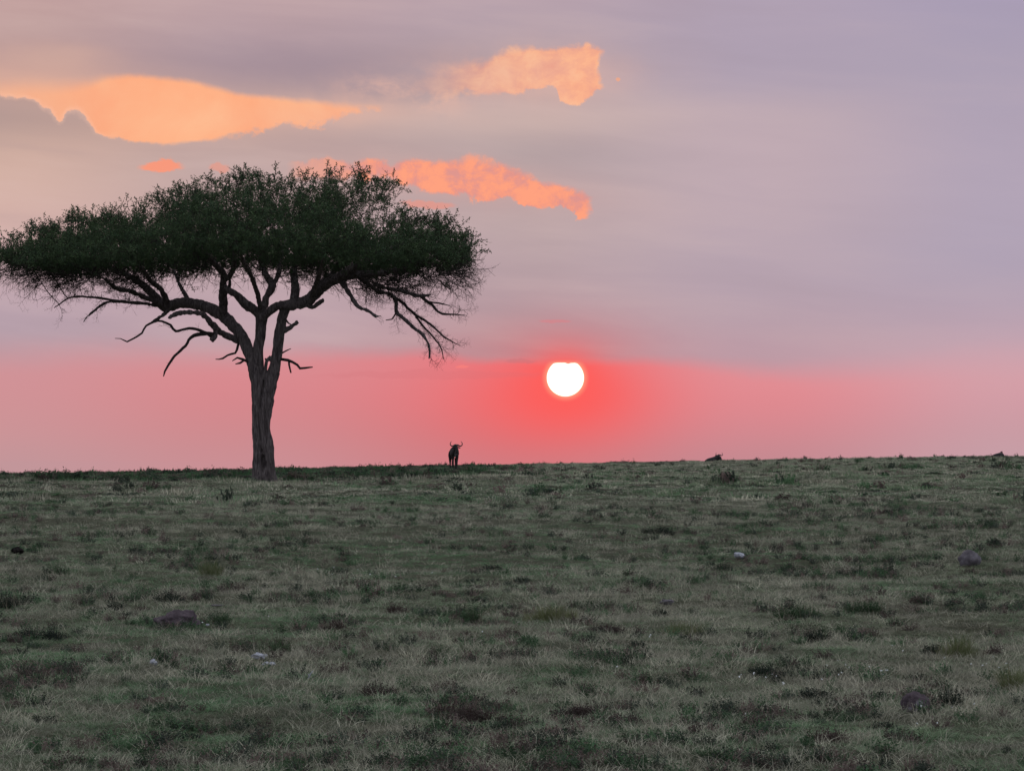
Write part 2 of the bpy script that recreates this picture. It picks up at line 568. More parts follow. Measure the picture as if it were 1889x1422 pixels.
# ------------------------------------------------------------------ grass, as instanced clumps
def blade(V, F, base, direc, length, width, curl, segs=2):
    """a bent tapering blade: segs quads"""
    direc = direc.normalized()
    side = direc.cross(Vector((0, 0, 1)))
    if side.length < 1e-3:
        side = Vector((1, 0, 0))
    side.normalize()
    side = Matrix.Rotation(random.uniform(-1.2, 1.2), 3, direc) @ side
    n = len(V)
    p = base.copy()
    d = direc.copy()
    for k in range(segs + 1):
        w = width * (1 - 0.85 * k / segs) / 2
        V.append(p - side * w)
        V.append(p + side * w)
        p = p + d * (length / segs)
        d = (d + Vector((direc.x, direc.y, -0.6)) * curl).normalized()
    for k in range(segs):
        a = n + 2 * k
        F.append((a, a + 1, a + 3, a + 2))


def clump(seed, nbl, rad_, h, w, lean, curl, segs=2):
    random.seed(seed)
    V, F = [], []
    for _ in range(nbl):
        a, r = random.uniform(0, 6.283), rad_ * math.sqrt(random.random())
        base = Vector((math.cos(a) * r, math.sin(a) * r, -0.01))
        l = random.uniform(0.2, 1) * lean
        b2 = a + random.uniform(-1.2, 1.2)
        dr = Vector((math.cos(b2) * l, math.sin(b2) * l, 1))
        blade(V, F, base, dr, h * random.uniform(0.45, 1.1), w * random.uniform(.7, 1.3), curl * random.uniform(.3, 1.3), segs)
    return V, F


def forb(seed, nst, rad_, h, leaf, lean=1.1, nleaf=7):
    """low leafy herb: stems carrying small leaves"""
    random.seed(seed)
    V, F = [], []
    for _ in range(nst):
        a, r = random.uniform(0, 6.283), rad_ * 0.35 * random.random()
        p = Vector((math.cos(a) * r, math.sin(a) * r, -0.01))
        b2 = a + random.uniform(-.8, .8)
        l = random.uniform(0.1, lean)
        d = Vector((math.cos(b2) * l, math.sin(b2) * l, 1)).normalized()
        hh = h * random.uniform(0.5, 1.1)
        n = len(V)
        tip = p + d * hh
        s = Vector((-d.y, d.x, 0.1)).normalized() * leaf * 0.12
        V += [p - s, p + s, tip]
        F.append((n, n + 1, n + 2))
        for k in range(nleaf):
            t = (k + random.random()) / nleaf
            c = p + d * hh * (0.15 + 0.85 * t)
            e = Vector((random.gauss(0, 1), random.gauss(0, 1), random.gauss(0.3, .7))).normalized()
            f = e.cross(Vector((random.gauss(0, 1), random.gauss(0, 1), random.gauss(0, 1)))).normalized()
            ls = leaf * random.uniform(.6, 1.3)
            n = len(V)
            V += [c, c + e * ls * .5 + f * ls * .28, c + e * ls, c + e * ls * .5 - f * ls * .28]
            F.append((n, n + 1, n + 2, n + 3))
    return V, F


def proto_collection(name, specs, mats):
    c = bpy.data.collections.new(name)
    for k, (V, F) in enumerate(specs):
        me = mesh_from("%s_%02d" % (name, k), V, F, mats if isinstance(mats, (list, tuple)) and not isinstance(mats[0], (list, tuple)) else mats[k])
        ob = bpy.data.objects.new("%s_%02d" % (name, k), me)
        c.objects.link(ob)
    return c


def scatter(name, coll, pos, idx, rot, scl, tint=None, mat=None):
    """one object whose points carry instances of the collection's members"""
    n = len(pos)
    me = bpy.data.meshes.new(name)
    me.vertices.add(n)
    me.vertices.foreach_set('co', np.asarray(pos, np.float32).ravel())
    for nm, ty, arr, key in (("pick", 'INT', idx, 'value'), ("spin", 'FLOAT_VECTOR', rot, 'vector'), ("size", 'FLOAT_VECTOR', scl, 'vector')):
        at = me.attributes.new(nm, ty, 'POINT')
        at.data.foreach_set(key, np.asarray(arr, np.int32 if ty == 'INT' else np.float32).ravel())
    if tint is not None:
        at = me.attributes.new("tint", 'FLOAT_COLOR', 'POINT')
        at.data.foreach_set('color', np.concatenate([tint, np.ones((n, 1))], 1).astype(np.float32).ravel())
    ob = bpy.data.objects.new(name, me)
    g = bpy.data.node_groups.new(name + "_scatter", 'GeometryNodeTree')
    g.interface.new_socket('Geometry', in_out='INPUT', socket_type='NodeSocketGeometry')
    g.interface.new_socket('Geometry', in_out='OUTPUT', socket_type='NodeSocketGeometry')
    gi = g.nodes.new('NodeGroupInput')
    go = g.nodes.new('NodeGroupOutput')
    iop = g.nodes.new('GeometryNodeInstanceOnPoints')
    ci = g.nodes.new('GeometryNodeCollectionInfo')
    ci.inputs['Collection'].default_value = coll
    ci.inputs['Separate Children'].default_value = True
    ci.inputs['Reset Children'].default_value = True

    def attr(nm, ty):
        a = g.nodes.new('GeometryNodeInputNamedAttribute')
        a.data_type = ty
        a.inputs['Name'].default_value = nm
        return a.outputs['Attribute']
    g.links.new(gi.outputs[0], iop.inputs['Points'])
    g.links.new(ci.outputs[0], iop.inputs['Instance'])
    iop.inputs['Pick Instance'].default_value = True
    g.links.new(attr("pick", 'INT'), iop.inputs['Instance Index'])
    er = g.nodes.new('FunctionNodeEulerToRotation')
    g.links.new(attr("spin", 'FLOAT_VECTOR'), er.inputs[0])
    g.links.new(er.outputs[0], iop.inputs['Rotation'])
    g.links.new(attr("size", 'FLOAT_VECTOR'), iop.inputs['Scale'])
    g.links.new(iop.outputs[0], go.inputs[0])
    md = ob.modifiers.new("scatter", 'NODES')
    md.node_group = g
    return ob


# 0-3 turf, 4-6 dry stalks, 7-9 herbs, 10-12 turf for far ground, 13-14 far herbs
specs = [clump(s, 38, .13, .078, .0052, 2.4, .75) for s in (1, 2, 3, 4)]
specs += [clump(s, 15, .12, .16, .0040, 1.6, .5, 3) for s in (5, 6, 7)]
specs += [forb(s, 18, .13, .10, .017, 1.4, 11) for s in (8, 9, 10)]
specs += [clump(s, 34, .34, .10, .018, 1.8, .5) for s in (11, 12, 13)]
specs += [forb(s, 18, .34, .15, .045, 1.4, 9) for s in (14, 15)]
grass_coll = proto_collection("clump", specs, [mat_grass])


def scatter_zone(y0, y1, dens, slope=0.155, pad=2.0):
    """random ground points between two distances inside a widening strip"""
    area = (y1 - y0) * (slope * (y0 + y1) + 2 * pad)
    n = int(area * dens)
    y = y0 + (y1 - y0) * rng.random(int(n * 1.6))
    wmax = slope * y1 + pad
    x = (rng.random(len(y)) * 2 - 1) * wmax
    k = np.abs(x) < slope * y + pad
    return x[k][:n], y[k][:n]


def patchiness(x, y):
    """0..1 fields of the sward: how green, how dry, how weedy"""
    ys = y
    green = 0.5 * vnoise(x, ys, 3.1, 4) + 0.3 * vnoise(x, ys, 1.2, 5) + 0.2 * vnoise(x, ys, 11, 6)
    dry = 0.45 * vnoise(x, ys, 2.2, 7) + 0.35 * vnoise(x, ys, 0.8, 8) + 0.2 * vnoise(x, ys, 7.0, 0)
    weed = 0.55 * vnoise(x, ys * .75, 0.27, 3) + 0.20 * vnoise(x, ys * .7, 0.6, 1) + 0.25 * vnoise(x, ys, 2.3, 6)
    return green, dry, weed


GREEN = np.array([0.092, 0.176, 0.084])
OLIVE = np.array([0.192, 0.232, 0.146])
STRAW = np.array([0.400, 0.385, 0.300])
DARK = np.array([0.040, 0.054, 0.038])
BROWN = np.array([0.115, 0.088, 0.076])

parts = []
for (y0, y1, dens, far) in ((17, 28, 14, 0), (28, 42, 115, 0), (42, 62, 68, 0), (62, 92, 30, 0), (92, 130, 16, 1), (130, 200, 8, 1), (200, 330, 5.0, 1)):
    x, y = scatter_zone(y0, y1, dens)
    gr, dr, wd = patchiness(x, y)
    n = len(x)
    r1, r2, r3 = rng.random(n), rng.random(n), rng.random(n)
    # share of each kind follows the patches
    is_weed = (wd + (r1 - .5) * 0.36) > (0.745 if not far else 0.77)
    is_dry = (~is_weed) & ((dr + (r2 - .5) * 1.3) > 0.66)
    shrubby = np.zeros(n, bool)
    belt = (y > 128 - 26 * vnoise(x, y, 4, 2) * vnoise(x, y, 1.4, 4)) & (x < -0.006 * y + 6 * (vnoise(x, y, 5, 4) - .5)) & (y > 100)
    if far:                                        # darker belt of herbs behind and around the tree
        shrubby = belt & (r3 < 0.12 + 0.55 * vnoise(x, y, 4.0, 5))
        is_weed |= shrubby
        is_dry &= ~belt | (r3 < 0.25)
    idx = np.where(is_weed, rng.integers(7, 10, n), np.where(is_dry, rng.integers(4, 7, n), rng.integers(0, 4, n)))
    if far:
        idx = np.where(is_weed, rng.integers(13, 15, n), rng.integers(10, 13, n))
    g2_ = np.clip((gr - .5) * 2.6 + .58, 0, 1)
    base = GREEN[None] * g2_[:, None] * 1.15 + OLIVE[None] * (1 - g2_[:, None])
    drym = np.clip((dr + (r1 - .5) * .5 - 0.36) * 1.9, 0, 1)[:, None] * .8
    base = base * (1 - 0.8 * drym) + STRAW[None] * 0.8 * 0.62 * drym
    bare_ = np.clip((vnoise(x, y, 1.3, 2) * .6 + vnoise(x, y, .45, 0) * .4 - .56) * 6, 0, 1)[:, None]
    base = base * (1 - .6 * bare_) + np.array([[.150, .122, .104]]) * .6 * bare_
    tint = np.where(is_dry[:, None], STRAW[None] * (0.42 + 0.62 * r3[:, None]) + OLIVE[None] * 0.2, base)
    wcol = np.where((r2 < 0.3)[:, None], BROWN[None], np.where((r2 < 0.62)[:, None], DARK[None], GREEN[None] * 0.62))
    tint = np.where(is_weed[:, None], wcol, tint)
    tint = tint * (0.55 + 0.95 * rng.random((n, 1)) ** 1.3) * (1.0 + 0.12 * sstep(60, 110, y))[:, None] * np.array([[1.19, 1.14, 1.13]])
    if far:
        tint = np.where(belt[:, None], tint * .80 * np.array([[.93, 1.04, .95]]), tint)
    z = ground_z(x, y)
    s = 0.7 + 0.6 * rng.random(n)
    hgt = s * (0.7 + 0.7 * dr + 0.1 * is_weed)
    if far:
        hgt = hgt * (0.34 + 2.0 * vnoise(x, y, 1.7, 5) ** 5)
        hgt = np.where((np.abs(x + 3.1) < 2.2) & (y > 170) & (y < 222), hgt * .35, hgt)   # cropped where the animal stands
    scl = np.stack([s * (1 + .1 * is_weed), s * (1 + .1 * is_weed), hgt], 1)
    rot = np.stack([(rng.random(n) - .5) * .3, (rng.random(n) - .5) * .3, rng.random(n) * 6.283], 1)
    parts.append((np.stack([x, y, z], 1), idx, rot, scl, tint))
pos, idx, rot, scl, tint = (np.concatenate(c) for c in zip(*parts))
print("grass clumps", len(pos))
grass = scatter("grass", grass_coll, pos, idx, rot, scl, tint)
link(grass, kind='stuff', category='grass', label='short mixed green and straw coloured savanna grass covering the slope')

# small white flowers dotted in the near grass
fx, fy = [], []
for (px, py, spread, n) in ((1210, 1185, 12, 3), (1390, 1260, 30, 7), (1420, 1255, 25, 6), (1560, 1240, 50, 10), (1620, 1250, 25, 7), (1840, 1238, 22, 9), (1740, 1312, 35, 9), (1640, 1205, 20, 4), (1700, 1350, 40, 4), (600, 1060, 60, 9), (640, 1068, 50, 7), (700, 1060, 60, 6), (1800, 1230, 30, 5), (1500, 1255, 60, 5), (500, 1135, 60, 4), (1380, 1325, 10, 2), (1110, 1250, 60, 4), (880, 1170, 40, 3)):
    for _ in range(int(n * .6 + .5)):
        a, b_, c_ = px_ground(px + random.gauss(0, spread), py + random.gauss(0, spread * .16))
        fx.append((a, b_, c_ + random.uniform(.04, .08)))
V, F = [], []
for p in fx:
    p = Vector(p)
    r = random.uniform(.004, .010)
    for k in range(2):
        n0 = len(V)
        nrm = Vector((random.gauss(0, .6), -1, random.gauss(.9, .5))).normalized()
        u = nrm.orthogonal().normalized()
        w = nrm.cross(u)
        o = Vector((random.gauss(0, r * .7), random.gauss(0, r * .7), random.gauss(0, r * .5)))
        V += [p + o + (u * math.cos(t) + w * math.sin(t)) * r + nrm * 0.002 * (j % 2) for j, t in enumerate(np.linspace(0, 6.283, 7)[:-1])]
        F.append(tuple(range(n0, n0 + 6)))
mat_flower, nt, b = new_mat("flower_petals", .7)
b.inputs['Base Color'].default_value = (0.62, 0.64, 0.62, 1)
link(bpy.data.objects.new("wildflowers", mesh_from("wildflowers", V, F, [mat_flower])), kind='stuff', category='flowers',
     label='tiny white wildflowers dotted in the near grass at lower right')

# ------------------------------------------------------------------ the acacia
TX, TY, TZ = px_ground(488, 891)
S = TY / FOC                                  # metres per photograph pixel at the tree
print("tree at", TX, TY, TZ, S)
tree = bpy.data.objects.new("acacia_tree", None)
tree.location = (TX, TY, TZ)
link(tree, category='tree', label='tall flat topped umbrella acacia with forked dark trunk standing alone on the slope')


def T(px, py, d=0.0):
    return Vector(((px - 488) * S, d, (891 - py) * S))


mat_bark, nt, b = new_mat("acacia_bark", 0.95, 0.1)
tcn = nnode(nt, 'ShaderNodeTexCoord')
mp = nnode(nt, 'ShaderNodeMapping')
mp.inputs['Scale'].default_value = (9, 9, 1.3)
nt.links.new(tcn.outputs['Object'], mp.inputs[0])
nz = nnode(nt, 'ShaderNodeTexNoise')
nz.inputs['Scale'].default_value = 2.2
nz.inputs['Detail'].default_value = 8
nz.inputs['Roughness'].default_value = .65
nz.inputs['Distortion'].default_value = .8
nt.links.new(mp.outputs[0], nz.inputs['Vector'])
cr = nnode(nt, 'ShaderNodeValToRGB')
for p, c in ((0.28, (0.030, 0.024, 0.024)), (0.5, (0.130, 0.106, 0.102)), (0.75, (0.30, 0.255, 0.245))):
    if p == 0.28:
        e = cr.color_ramp.elements[0]
    elif p == 0.75:
        e = cr.color_ramp.elements[-1]
    else:
        e = cr.color_ramp.elements.new(p)
    e.position = p
    e.color = c + (1,)
nt.links.new(nz.outputs[0], cr.inputs[0])
nt.links.new(cr.outputs[0], b.inputs['Base Color'])
bp = nnode(nt, 'ShaderNodeBump')
bp.inputs['Strength'].default_value = 1.0
bp.inputs['Distance'].default_value = 0.06
nt.links.new(nz.outputs[0], bp.inputs['Height'])
nt.links.new(bp.outputs[0], b.inputs['Normal'])

mat_twig, nt, b = new_mat("acacia_twigs", 0.9, 0.1)
b.inputs['Base Color'].default_value = (0.045, 0.036, 0.032, 1)

# limbs traced from the photograph: (px, row, depth in metres, half width in pixels)
LIMBS = {
    # trunk: fused stems, giving the flutes and the groove up its middle
    'stem_left': [(476, 900, .00, 12), (477, 860, .0, 10.5), (477, 820, .02, 10), (476, 780, .03, 10.5), (476, 740, .03, 11.5), (473, 700, .04, 12), (465, 668, .08, 11.5), (455, 640, .2, 11), (441, 615, .35, 10.5), (426, 598, .5, 11), (404, 578, .8, 11.5), (370, 562, 1.1, 10.5), (332, 554, 1.4, 10), (296, 561, 1.6, 10), (278, 545, 1.8, 8), (258, 526, 2.0, 7), (236, 510, 2.3, 6), (200, 490, 2.6, 4.5), (150, 470, 3.0, 3)],
    'stem_right': [(499, 900, -.02, 12), (497, 860, -.03, 10), (494, 820, -.04, 10), (490, 780, -.02, 9.5), (493, 740, .0, 11), (499, 710, .0, 11.5), (505, 680, .02, 10.5), (511, 650, .0, 10), (515, 620, -.1, 9.5), (520, 590, -.2, 9.5), (527, 568, -.3, 10)],
    'stem_back': [(488, 898, .16, 11), (486, 840, .16, 10), (484, 780, .16, 10), (482, 730, .14, 10), (477, 695, .12, 10), (476, 655, .08, 9.5), (479, 620, .05, 9.5), (481, 600, .0, 10), (482, 582, -.05, 11)],
    'stem_front': [(481, 902, -.17, 7), (480, 870, -.14, 5), (481, 835, -.12, 4.5)],
    'stem_strand': [(492, 850, -.15, 4), (486, 800, -.15, 4.5), (485, 760, -.14, 5), (491, 725, -.13, 4.5), (495, 700, -.10, 4.5)],
    # crown limbs
    'mid_left': [(482, 584, -.05, 9), (468, 571, -.15, 9), (455, 563, -.3, 9), (441, 549, -.45, 7), (426, 539, -.6, 6), (414, 532, -.6, 7)],
    'post_left': [(409, 586, .7, 7), (409, 560, .4, 8), (411, 530, .0, 7.5), (413, 508, -.3, 6.5), (400, 490, -.6, 5), (380, 465, -1.0, 4), (360, 430, -1.4, 3)],
    'post_left_b': [(413, 520, -0.2, 5.4), (430, 503, -0.5, 5.0), (436, 480, -0.8, 4.5), (440, 450, -1.2, 3.6), (448, 410, -1.6, 2.7)],
    'snag_left': [(424, 538, -.6, 3), (426, 526, -.6, 3.2), (426, 517, -.6, 2.5)],
    'mid_up': [(484, 584, -.05, 8.5), (487, 565, .1, 7.5), (491, 545, .3, 6.5), (500, 526, .5, 7), (490, 508, .9, 6), (478, 488, 1.3, 4.5), (470, 455, 1.7, 3.5), (468, 415, 2.0, 2.5)],
    'mid_up_b': [(500, 526, 0.5, 4.8), (510, 505, 0.7, 4.4), (512, 480, 0.9, 3.6), (520, 440, 1.2, 2.8), (524, 395, 1.4, 2.0)],
    'mid_right': [(482, 588, -.1, 8), (496, 576, -.25, 7.5), (516, 565, -.4, 8), (542, 563, -.5, 10.5), (566, 558, -.6, 11), (584, 544, -.8, 10), (603, 529, -1.0, 9.5), (626, 517, -1.2, 9.5), (648, 504, -1.5, 8), (680, 488, -1.9, 6), (720, 470, -2.4, 4.5), (770, 450, -2.8, 3)],
    'post_right': [(543, 562, -.4, 9), (545, 540, -.2, 8), (543, 520, .1, 7), (540, 495, .4, 6), (545, 460, .8, 4.5), (552, 420, 1.2, 3.5), (560, 375, 1.5, 2.5)],
    'right_back': [(566, 555, -0.4, 5.6), (590, 520, 0.5, 5.2), (610, 500, 1.2, 4.8), (630, 470, 2.0, 3.6), (655, 440, 2.7, 2.8)],
    'right_low': [(628, 518, -1.2, 7), (660, 510, -1.0, 6.5), (700, 505, -.6, 6), (745, 495, -.2, 5), (790, 478, .3, 3.5), (830, 460, .7, 2.5)],
    'left_arch': [(437, 628, .35, 6), (421, 620, .2, 6), (406, 613, .0, 5.5), (396, 604, -.2, 6), (384, 588, -.5, 5.5), (372, 580, -.7, 5), (345, 579, -1.0, 4.5), (328, 583, -1.1, 4), (318, 590, -1.2, 2.5)],
    'left_knob': [(398, 606, -.1, 4), (397, 620, -.2, 5), (391, 629, -.25, 4.5)],
    'left_wand': [(392, 622, -.2, 3.5), (372, 610, -.5, 3), (352, 607, -.7, 2.6), (328, 614, -.9, 2.4), (320, 602, -1.0, 2.3), (305, 595, -1.1, 2.2), (290, 597, -1.2, 2), (277, 604, -1.3, 1.9), (268, 619, -1.4, 1.8), (254, 629, -1.5, 1.6), (244, 634, -1.5, 1.5), (232, 628, -1.5, .9), (222, 628, -1.6, .6)],
    'left_drop': [(395, 617, -.2, 3.6), (378, 616, -.4, 3.4), (360, 620, -.5, 3.3), (350, 628, -.55, 3), (344, 640, -.6, 2.8), (330, 654, -.7, 2.6), (322, 664, -.75, 2.4), (315, 676, -.8, 2.2), (308, 686, -.85, 2), (306, 695, -.85, 1)],
    'left_fork': [(298, 562, 1.6, 7), (280, 553, 1.2, 5), (262, 546, .8, 4.5), (240, 537, .3, 4.5), (216, 533, -.1, 4), (196, 517, -.5, 3), (160, 500, -.9, 2.2)],
    'left_low': [(285, 560, 1.5, 4), (262, 557, 1.2, 3.2), (232, 555, .9, 2.8), (200, 555, .6, 2.5), (182, 562, .5, 2.2), (170, 572, .4, 2), (158, 584, .3, 1.6), (150, 593, .3, .9)],
    'left_low_b': [(214, 554, .8, 2.2), (186, 549, .5, 2.2), (165, 547, .3, 2), (145, 548, .1, 1.8), (124, 551, .0, 1.5), (110, 562, -.1, 1.2), (100, 568, -.1, .7)],
    'left_hook': [(304, 566, 1.5, 4), (296, 575, 1.4, 3.4), (283, 584, 1.3, 2.8), (271, 592, 1.3, 1.8)],
    'left_up': [(300, 556, 1.5, 6.4), (290, 532, 1.2, 5.2), (272, 515, 0.8, 4.4), (262, 500, 0.5, 3.6), (240, 480, 0.1, 2.8)],
    'left_mid_up': [(345, 556, 1.3, 4.5), (330, 535, 1.6, 3.5), (318, 515, 2.1, 3.1), (305, 490, 2.6, 2.4)],
    'mid_near': [(482, 578, -0.1, 5.2), (478, 545, -0.8, 4.1), (470, 515, -1.8, 3.8), (460, 490, -2.8, 3.0), (455, 462, -3.8, 2.2)],
    'right_near': [(575, 552, -0.7, 5.2), (590, 525, -1.8, 4.1), (600, 505, -2.8, 3.8), (612, 482, -3.8, 2.6)],
    'left_dead': [(438, 631, .3, 2.6), (434, 645, .25, 2.4), (431, 652, .2, 2.2), (418, 655, .1, 2), (411, 661, .1, 1.8), (397, 663, .0, .8)],
    'left_dead_b': [(460, 668, .0, 3), (447, 662, -.05, 2.3), (437, 660, -.1, 1.8), (428, 666, -.1, .8)],
    'left_dead_c': [(452, 663, -.05, 2), (442, 670, -.1, 1.8), (434, 672, -.15, .9)],
    'nub': [(489, 700, .0, 4.5), (489, 685, .0, 3), (491, 668, .0, 3.4), (500, 657, .0, 4)],
    'nub_b': [(491, 668, .0, 2.2), (489, 662, .0, 1.4)],
    'right_dead': [(519, 664, .0, 3), (531, 665, -.05, 2.8), (541, 668, -.1, 2.7), (549, 675, -.1, 2.6), (554, 681, -.15, 2.4), (563, 678, -.2, 2), (577, 676, -.2, 1.1)],
    'right_dead_b': [(533, 666, -.1, 2.1), (535, 675, -.12, 1.9), (537, 688, -.15, 1.4)],
    'right_dead_c': [(520, 651, .0, 1.6), (528, 646, .0, 1.2), (536, 642, .0, .7)],
    'right_snag': [(524, 610, -.15, 5), (534, 605, -.2, 4), (543, 600, -.25, 3.6), (549, 595, -.3, 3.8), (552, 598, -.3, 2.2)],
    'right_snag_b': [(526, 586, -.2, 2.2), (532, 595, -.2, 1.6), (536, 598, -.2, 1)],
    'right_hook': [(568, 564, -.6, 5), (577, 569, -.7, 4), (588, 562, -.8, 3.8), (597, 557, -.9, 4), (600, 555, -.9, 2.4)],
    'droop_a': [(632, 522, -1.2, 6), (645, 541, -1.4, 4.2), (654, 556, -1.5, 3.8), (665, 572, -1.6, 3.4), (682, 577, -1.7, 3), (697, 587, -1.8, 2.8), (706, 588, -1.8, 1.3)],
    'droop_b': [(655, 508, -1.4, 5), (674, 521, -1.0, 4.2), (698, 539, -.6, 3.6), (722, 544, -.4, 3.6), (732, 560, -.3, 3.4), (731, 577, -.3, 3.2), (746, 589, -.4, 3), (761, 604, -.5, 3), (780, 618, -.6, 2.8), (789, 632, -.6, 2.6), (793, 648, -.7, 2.2), (792, 664, -.7, .8)],
    'droop_c': [(690, 525, -.6, 4), (712, 533, -.8, 3.6), (748, 541, -1.1, 3.2), (775, 549, -1.3, 3.2), (796, 546, -1.4, 2)],
    'droop_d': [(775, 548, -1.3, 2.8), (798, 566, -1.4, 2.5), (810, 579, -1.4, 2.2), (828, 584, -1.4, 1.8), (858, 584, -1.4, .7)],
    'droop_e': [(722, 546, -.4, 3), (742, 558, -.2, 2.8), (760, 576, .0, 2.6), (775, 587, .1, 2.4), (790, 595, .1, 2.1), (806, 609, .2, 1.8), (826, 626, .2, 1.4), (846, 636, .2, .6)],
    'droop_f': [(765, 583, .0, 2), (785, 606, .1, 1.8), (803, 628, .1, 1.5), (815, 645, .1, 1.2), (818, 662, .1, .5)],
    'droop_g': [(731, 578, -.3, 1.8), (722, 590, -.2, 1.3), (712, 592, -.2, .8)],
    'droop_h': [(790, 560, -1.4, 1.7), (812, 562, -1.5, 1.4), (832, 570, -1.5, .7)],
}

V, F = [], []


def tube(V, F, pts, rads, nside, rough=0.0, cap=True):
    """tapered tube along a polyline with parallel-transported rings"""
    n0 = len(V)
    up_ = None
    for i, p in enumerate(pts):
        t = (pts[min(i + 1, len(pts) - 1)] - pts[max(i - 1, 0)]).normalized()
        if up_ is None:
            up_ = t.orthogonal().normalized()
        up_ = (up_ - t * up_.dot(t)).normalized()
        w = t.cross(up_)
        for k in range(nside):
            a = 6.28318 * k / nside
            r = rads[i]
            q = p + (up_ * math.cos(a) + w * math.sin(a)) * r
            if rough:
                f = 1 + rough * (mnoise.noise(Vector((q.x * 7, q.y * 7, q.z * 1.6))) + .5 * mnoise.noise(q * 19))
                q = p + (q - p) * f
            V.append(q)
    for i in range(len(pts) - 1):
        for k in range(nside):
            a, b_ = n0 + i * nside + k, n0 + i * nside + (k + 1) % nside
            F.append((a, b_, b_ + nside, a + nside))
    if cap:
        F.append(tuple(range(n0 + nside - 1, n0 - 1, -1)))
        e = n0 + (len(pts) - 1) * nside
        F.append(tuple(range(e, e + nside)))


def spline(pts, step):
    """Catmull-Rom through (Vector, r) samples"""
    P_ = [Vector((*p, r)) for p, r in pts]
    out = []
    for i in range(len(P_) - 1):
        p0, p1, p2, p3 = P_[max(i - 1, 0)], P_[i], P_[i + 1], P_[min(i + 2, len(P_) - 1)]
        n = max(1, int((p2.xyz - p1.xyz).length / step))
        for k in range(n):
            t = k / n
            out.append(0.5 * ((2 * p1) + (p2 - p0) * t + (2 * p0 - 5 * p1 + 4 * p2 - p3) * t * t + (3 * p1 - p0 - 3 * p2 + p3) * t ** 3))
    out.append(P_[-1])
    return [(v.xyz.copy(), max(v.w, 0.004)) for v in out]


limb_nodes = {}
for nm, L in LIMBS.items():
    sp = spline([(T(a, b_, d), r * S) for a, b_, d, r in L], 0.10)
    thin = L[0][3] < 4.2
    # knotty wander for thin dead wood
    out = []
    for i, (p, r) in enumerate(sp):
        am = 0.035 if thin else 0.02
        j = mnoise.noise_vector(p * 2.3 + Vector((3, 1, 7))) * am + mnoise.noise_vector(p * 7.0) * am * .5
        if nm.startswith('stem') and p.z < 3.2:
            j *= 0.4
        out.append((p + j, r))
    limb_nodes[nm] = out

# --- thick wood: joined by a voxel remesh so that forks blend
V, F = [], []
for nm, sp in limb_nodes.items():
    if LIMBS[nm][0][3] < 3.9:
        continue
    rads = [r for p, r in sp]
    tube(V, F, [p for p, r in sp], rads, 14, 0.10)
# root flare
for a0 in range(7):
    a = a0 * 0.9 + .3
    d = Vector((math.cos(a), math.sin(a) * .8, 0))
    c = T(488, 891)
    pts = [c + d * 0.14 + Vector((0, 0, .50)), c + d * 0.22 + Vector((0, 0, .18)), c + d * 0.31 + Vector((0, 0, -.04)), c + d * 0.38 + Vector((0, 0, -.15))]
    tube(V, F, pts, [.07, .085, .08, .05], 10, 0.1)
me = mesh_from("trunk_raw", V, F)
tmp = bpy.data.objects.new("trunk_raw", me)
COL.objects.link(tmp)
rm = tmp.modifiers.new("remesh", 'REMESH')
rm.mode = 'VOXEL'
rm.voxel_size = 0.016
rm.use_smooth_shade = True
bpy.context.view_layer.update()
dg = bpy.context.evaluated_depsgraph_get()
me2 = bpy.data.meshes.new_from_object(tmp.evaluated_get(dg))
bpy.data.objects.remove(tmp)
me2.name = "trunk"
# relax the forks a little, then carve fluted bark
nv = len(me2.vertices)
co = np.empty(nv * 3)
me2.vertices.foreach_get('co', co)
co = co.reshape(-1, 3)
ed_ = np.empty(len(me2.edges) * 2, int)
me2.edges.foreach_get('vertices', ed_)
ed_ = ed_.reshape(-1, 2)
for _ in range(2):
    acc = np.zeros_like(co)
    cnt = np.zeros(nv)
    for a, b_ in ((0, 1), (1, 0)):
        for c in range(3):
            acc[:, c] += np.bincount(ed_[:, a], co[ed_[:, b_], c], nv)
        cnt += np.bincount(ed_[:, a], minlength=nv)
    co = co * .5 + (acc / cnt[:, None]) * .5
me2.vertices.foreach_set('co', co.ravel())
me2.update()
nrm = np.empty(nv * 3)
me2.vertices.foreach_get('normal', nrm)
nrm = nrm.reshape(-1, 3)
disp = np.empty(nv)
for i in range(nv):
    x_, y_, z_ = co[i]
    big = mnoise.noise(Vector((x_ * 7 + z_ * .5, y_ * 7, z_ * .9)))
    fine = mnoise.noise(Vector((x_ * 26, y_ * 26, z_ * 4)))
    low = 1.0 if z_ < 3.2 else 0.45
    disp[i] = low * (0.052 * (0.5 - abs(big) * 2.4) + 0.014 * fine)
co2 = co + nrm * disp[:, None]
me2.vertices.foreach_set('co', co2.ravel())
me2.materials.clear()
me2.materials.append(mat_bark)
me2.polygons.foreach_set('use_smooth', [True] * len(me2.polygons))
me2.update()
trunk = link(bpy.data.objects.new("trunk", me2), tree)
print("trunk tris", len(me2.polygons) * 2)

# --- crown outline (photograph pixels)
TOPX = [-5, 0, 25, 60, 100, 130, 190, 240, 290, 340, 400, 435, 500, 560, 620, 665, 700, 730, 742, 758, 775, 800, 840, 870, 893, 900]
TOPY = [478, 464, 448, 424, 412, 394, 384, 376, 360, 348, 332, 316, 310, 312, 306, 310, 324, 340, 374, 396, 398, 408, 424, 444, 470, 480]
BOTX = [-5, 0, 40, 100, 160, 230, 300, 380, 440, 500, 560, 620, 680, 740, 800, 850, 885, 900]
BOTY = [482, 488, 496, 504, 506, 504, 506, 502, 500, 504, 512, 516, 515, 514, 504, 492, 480, 478]


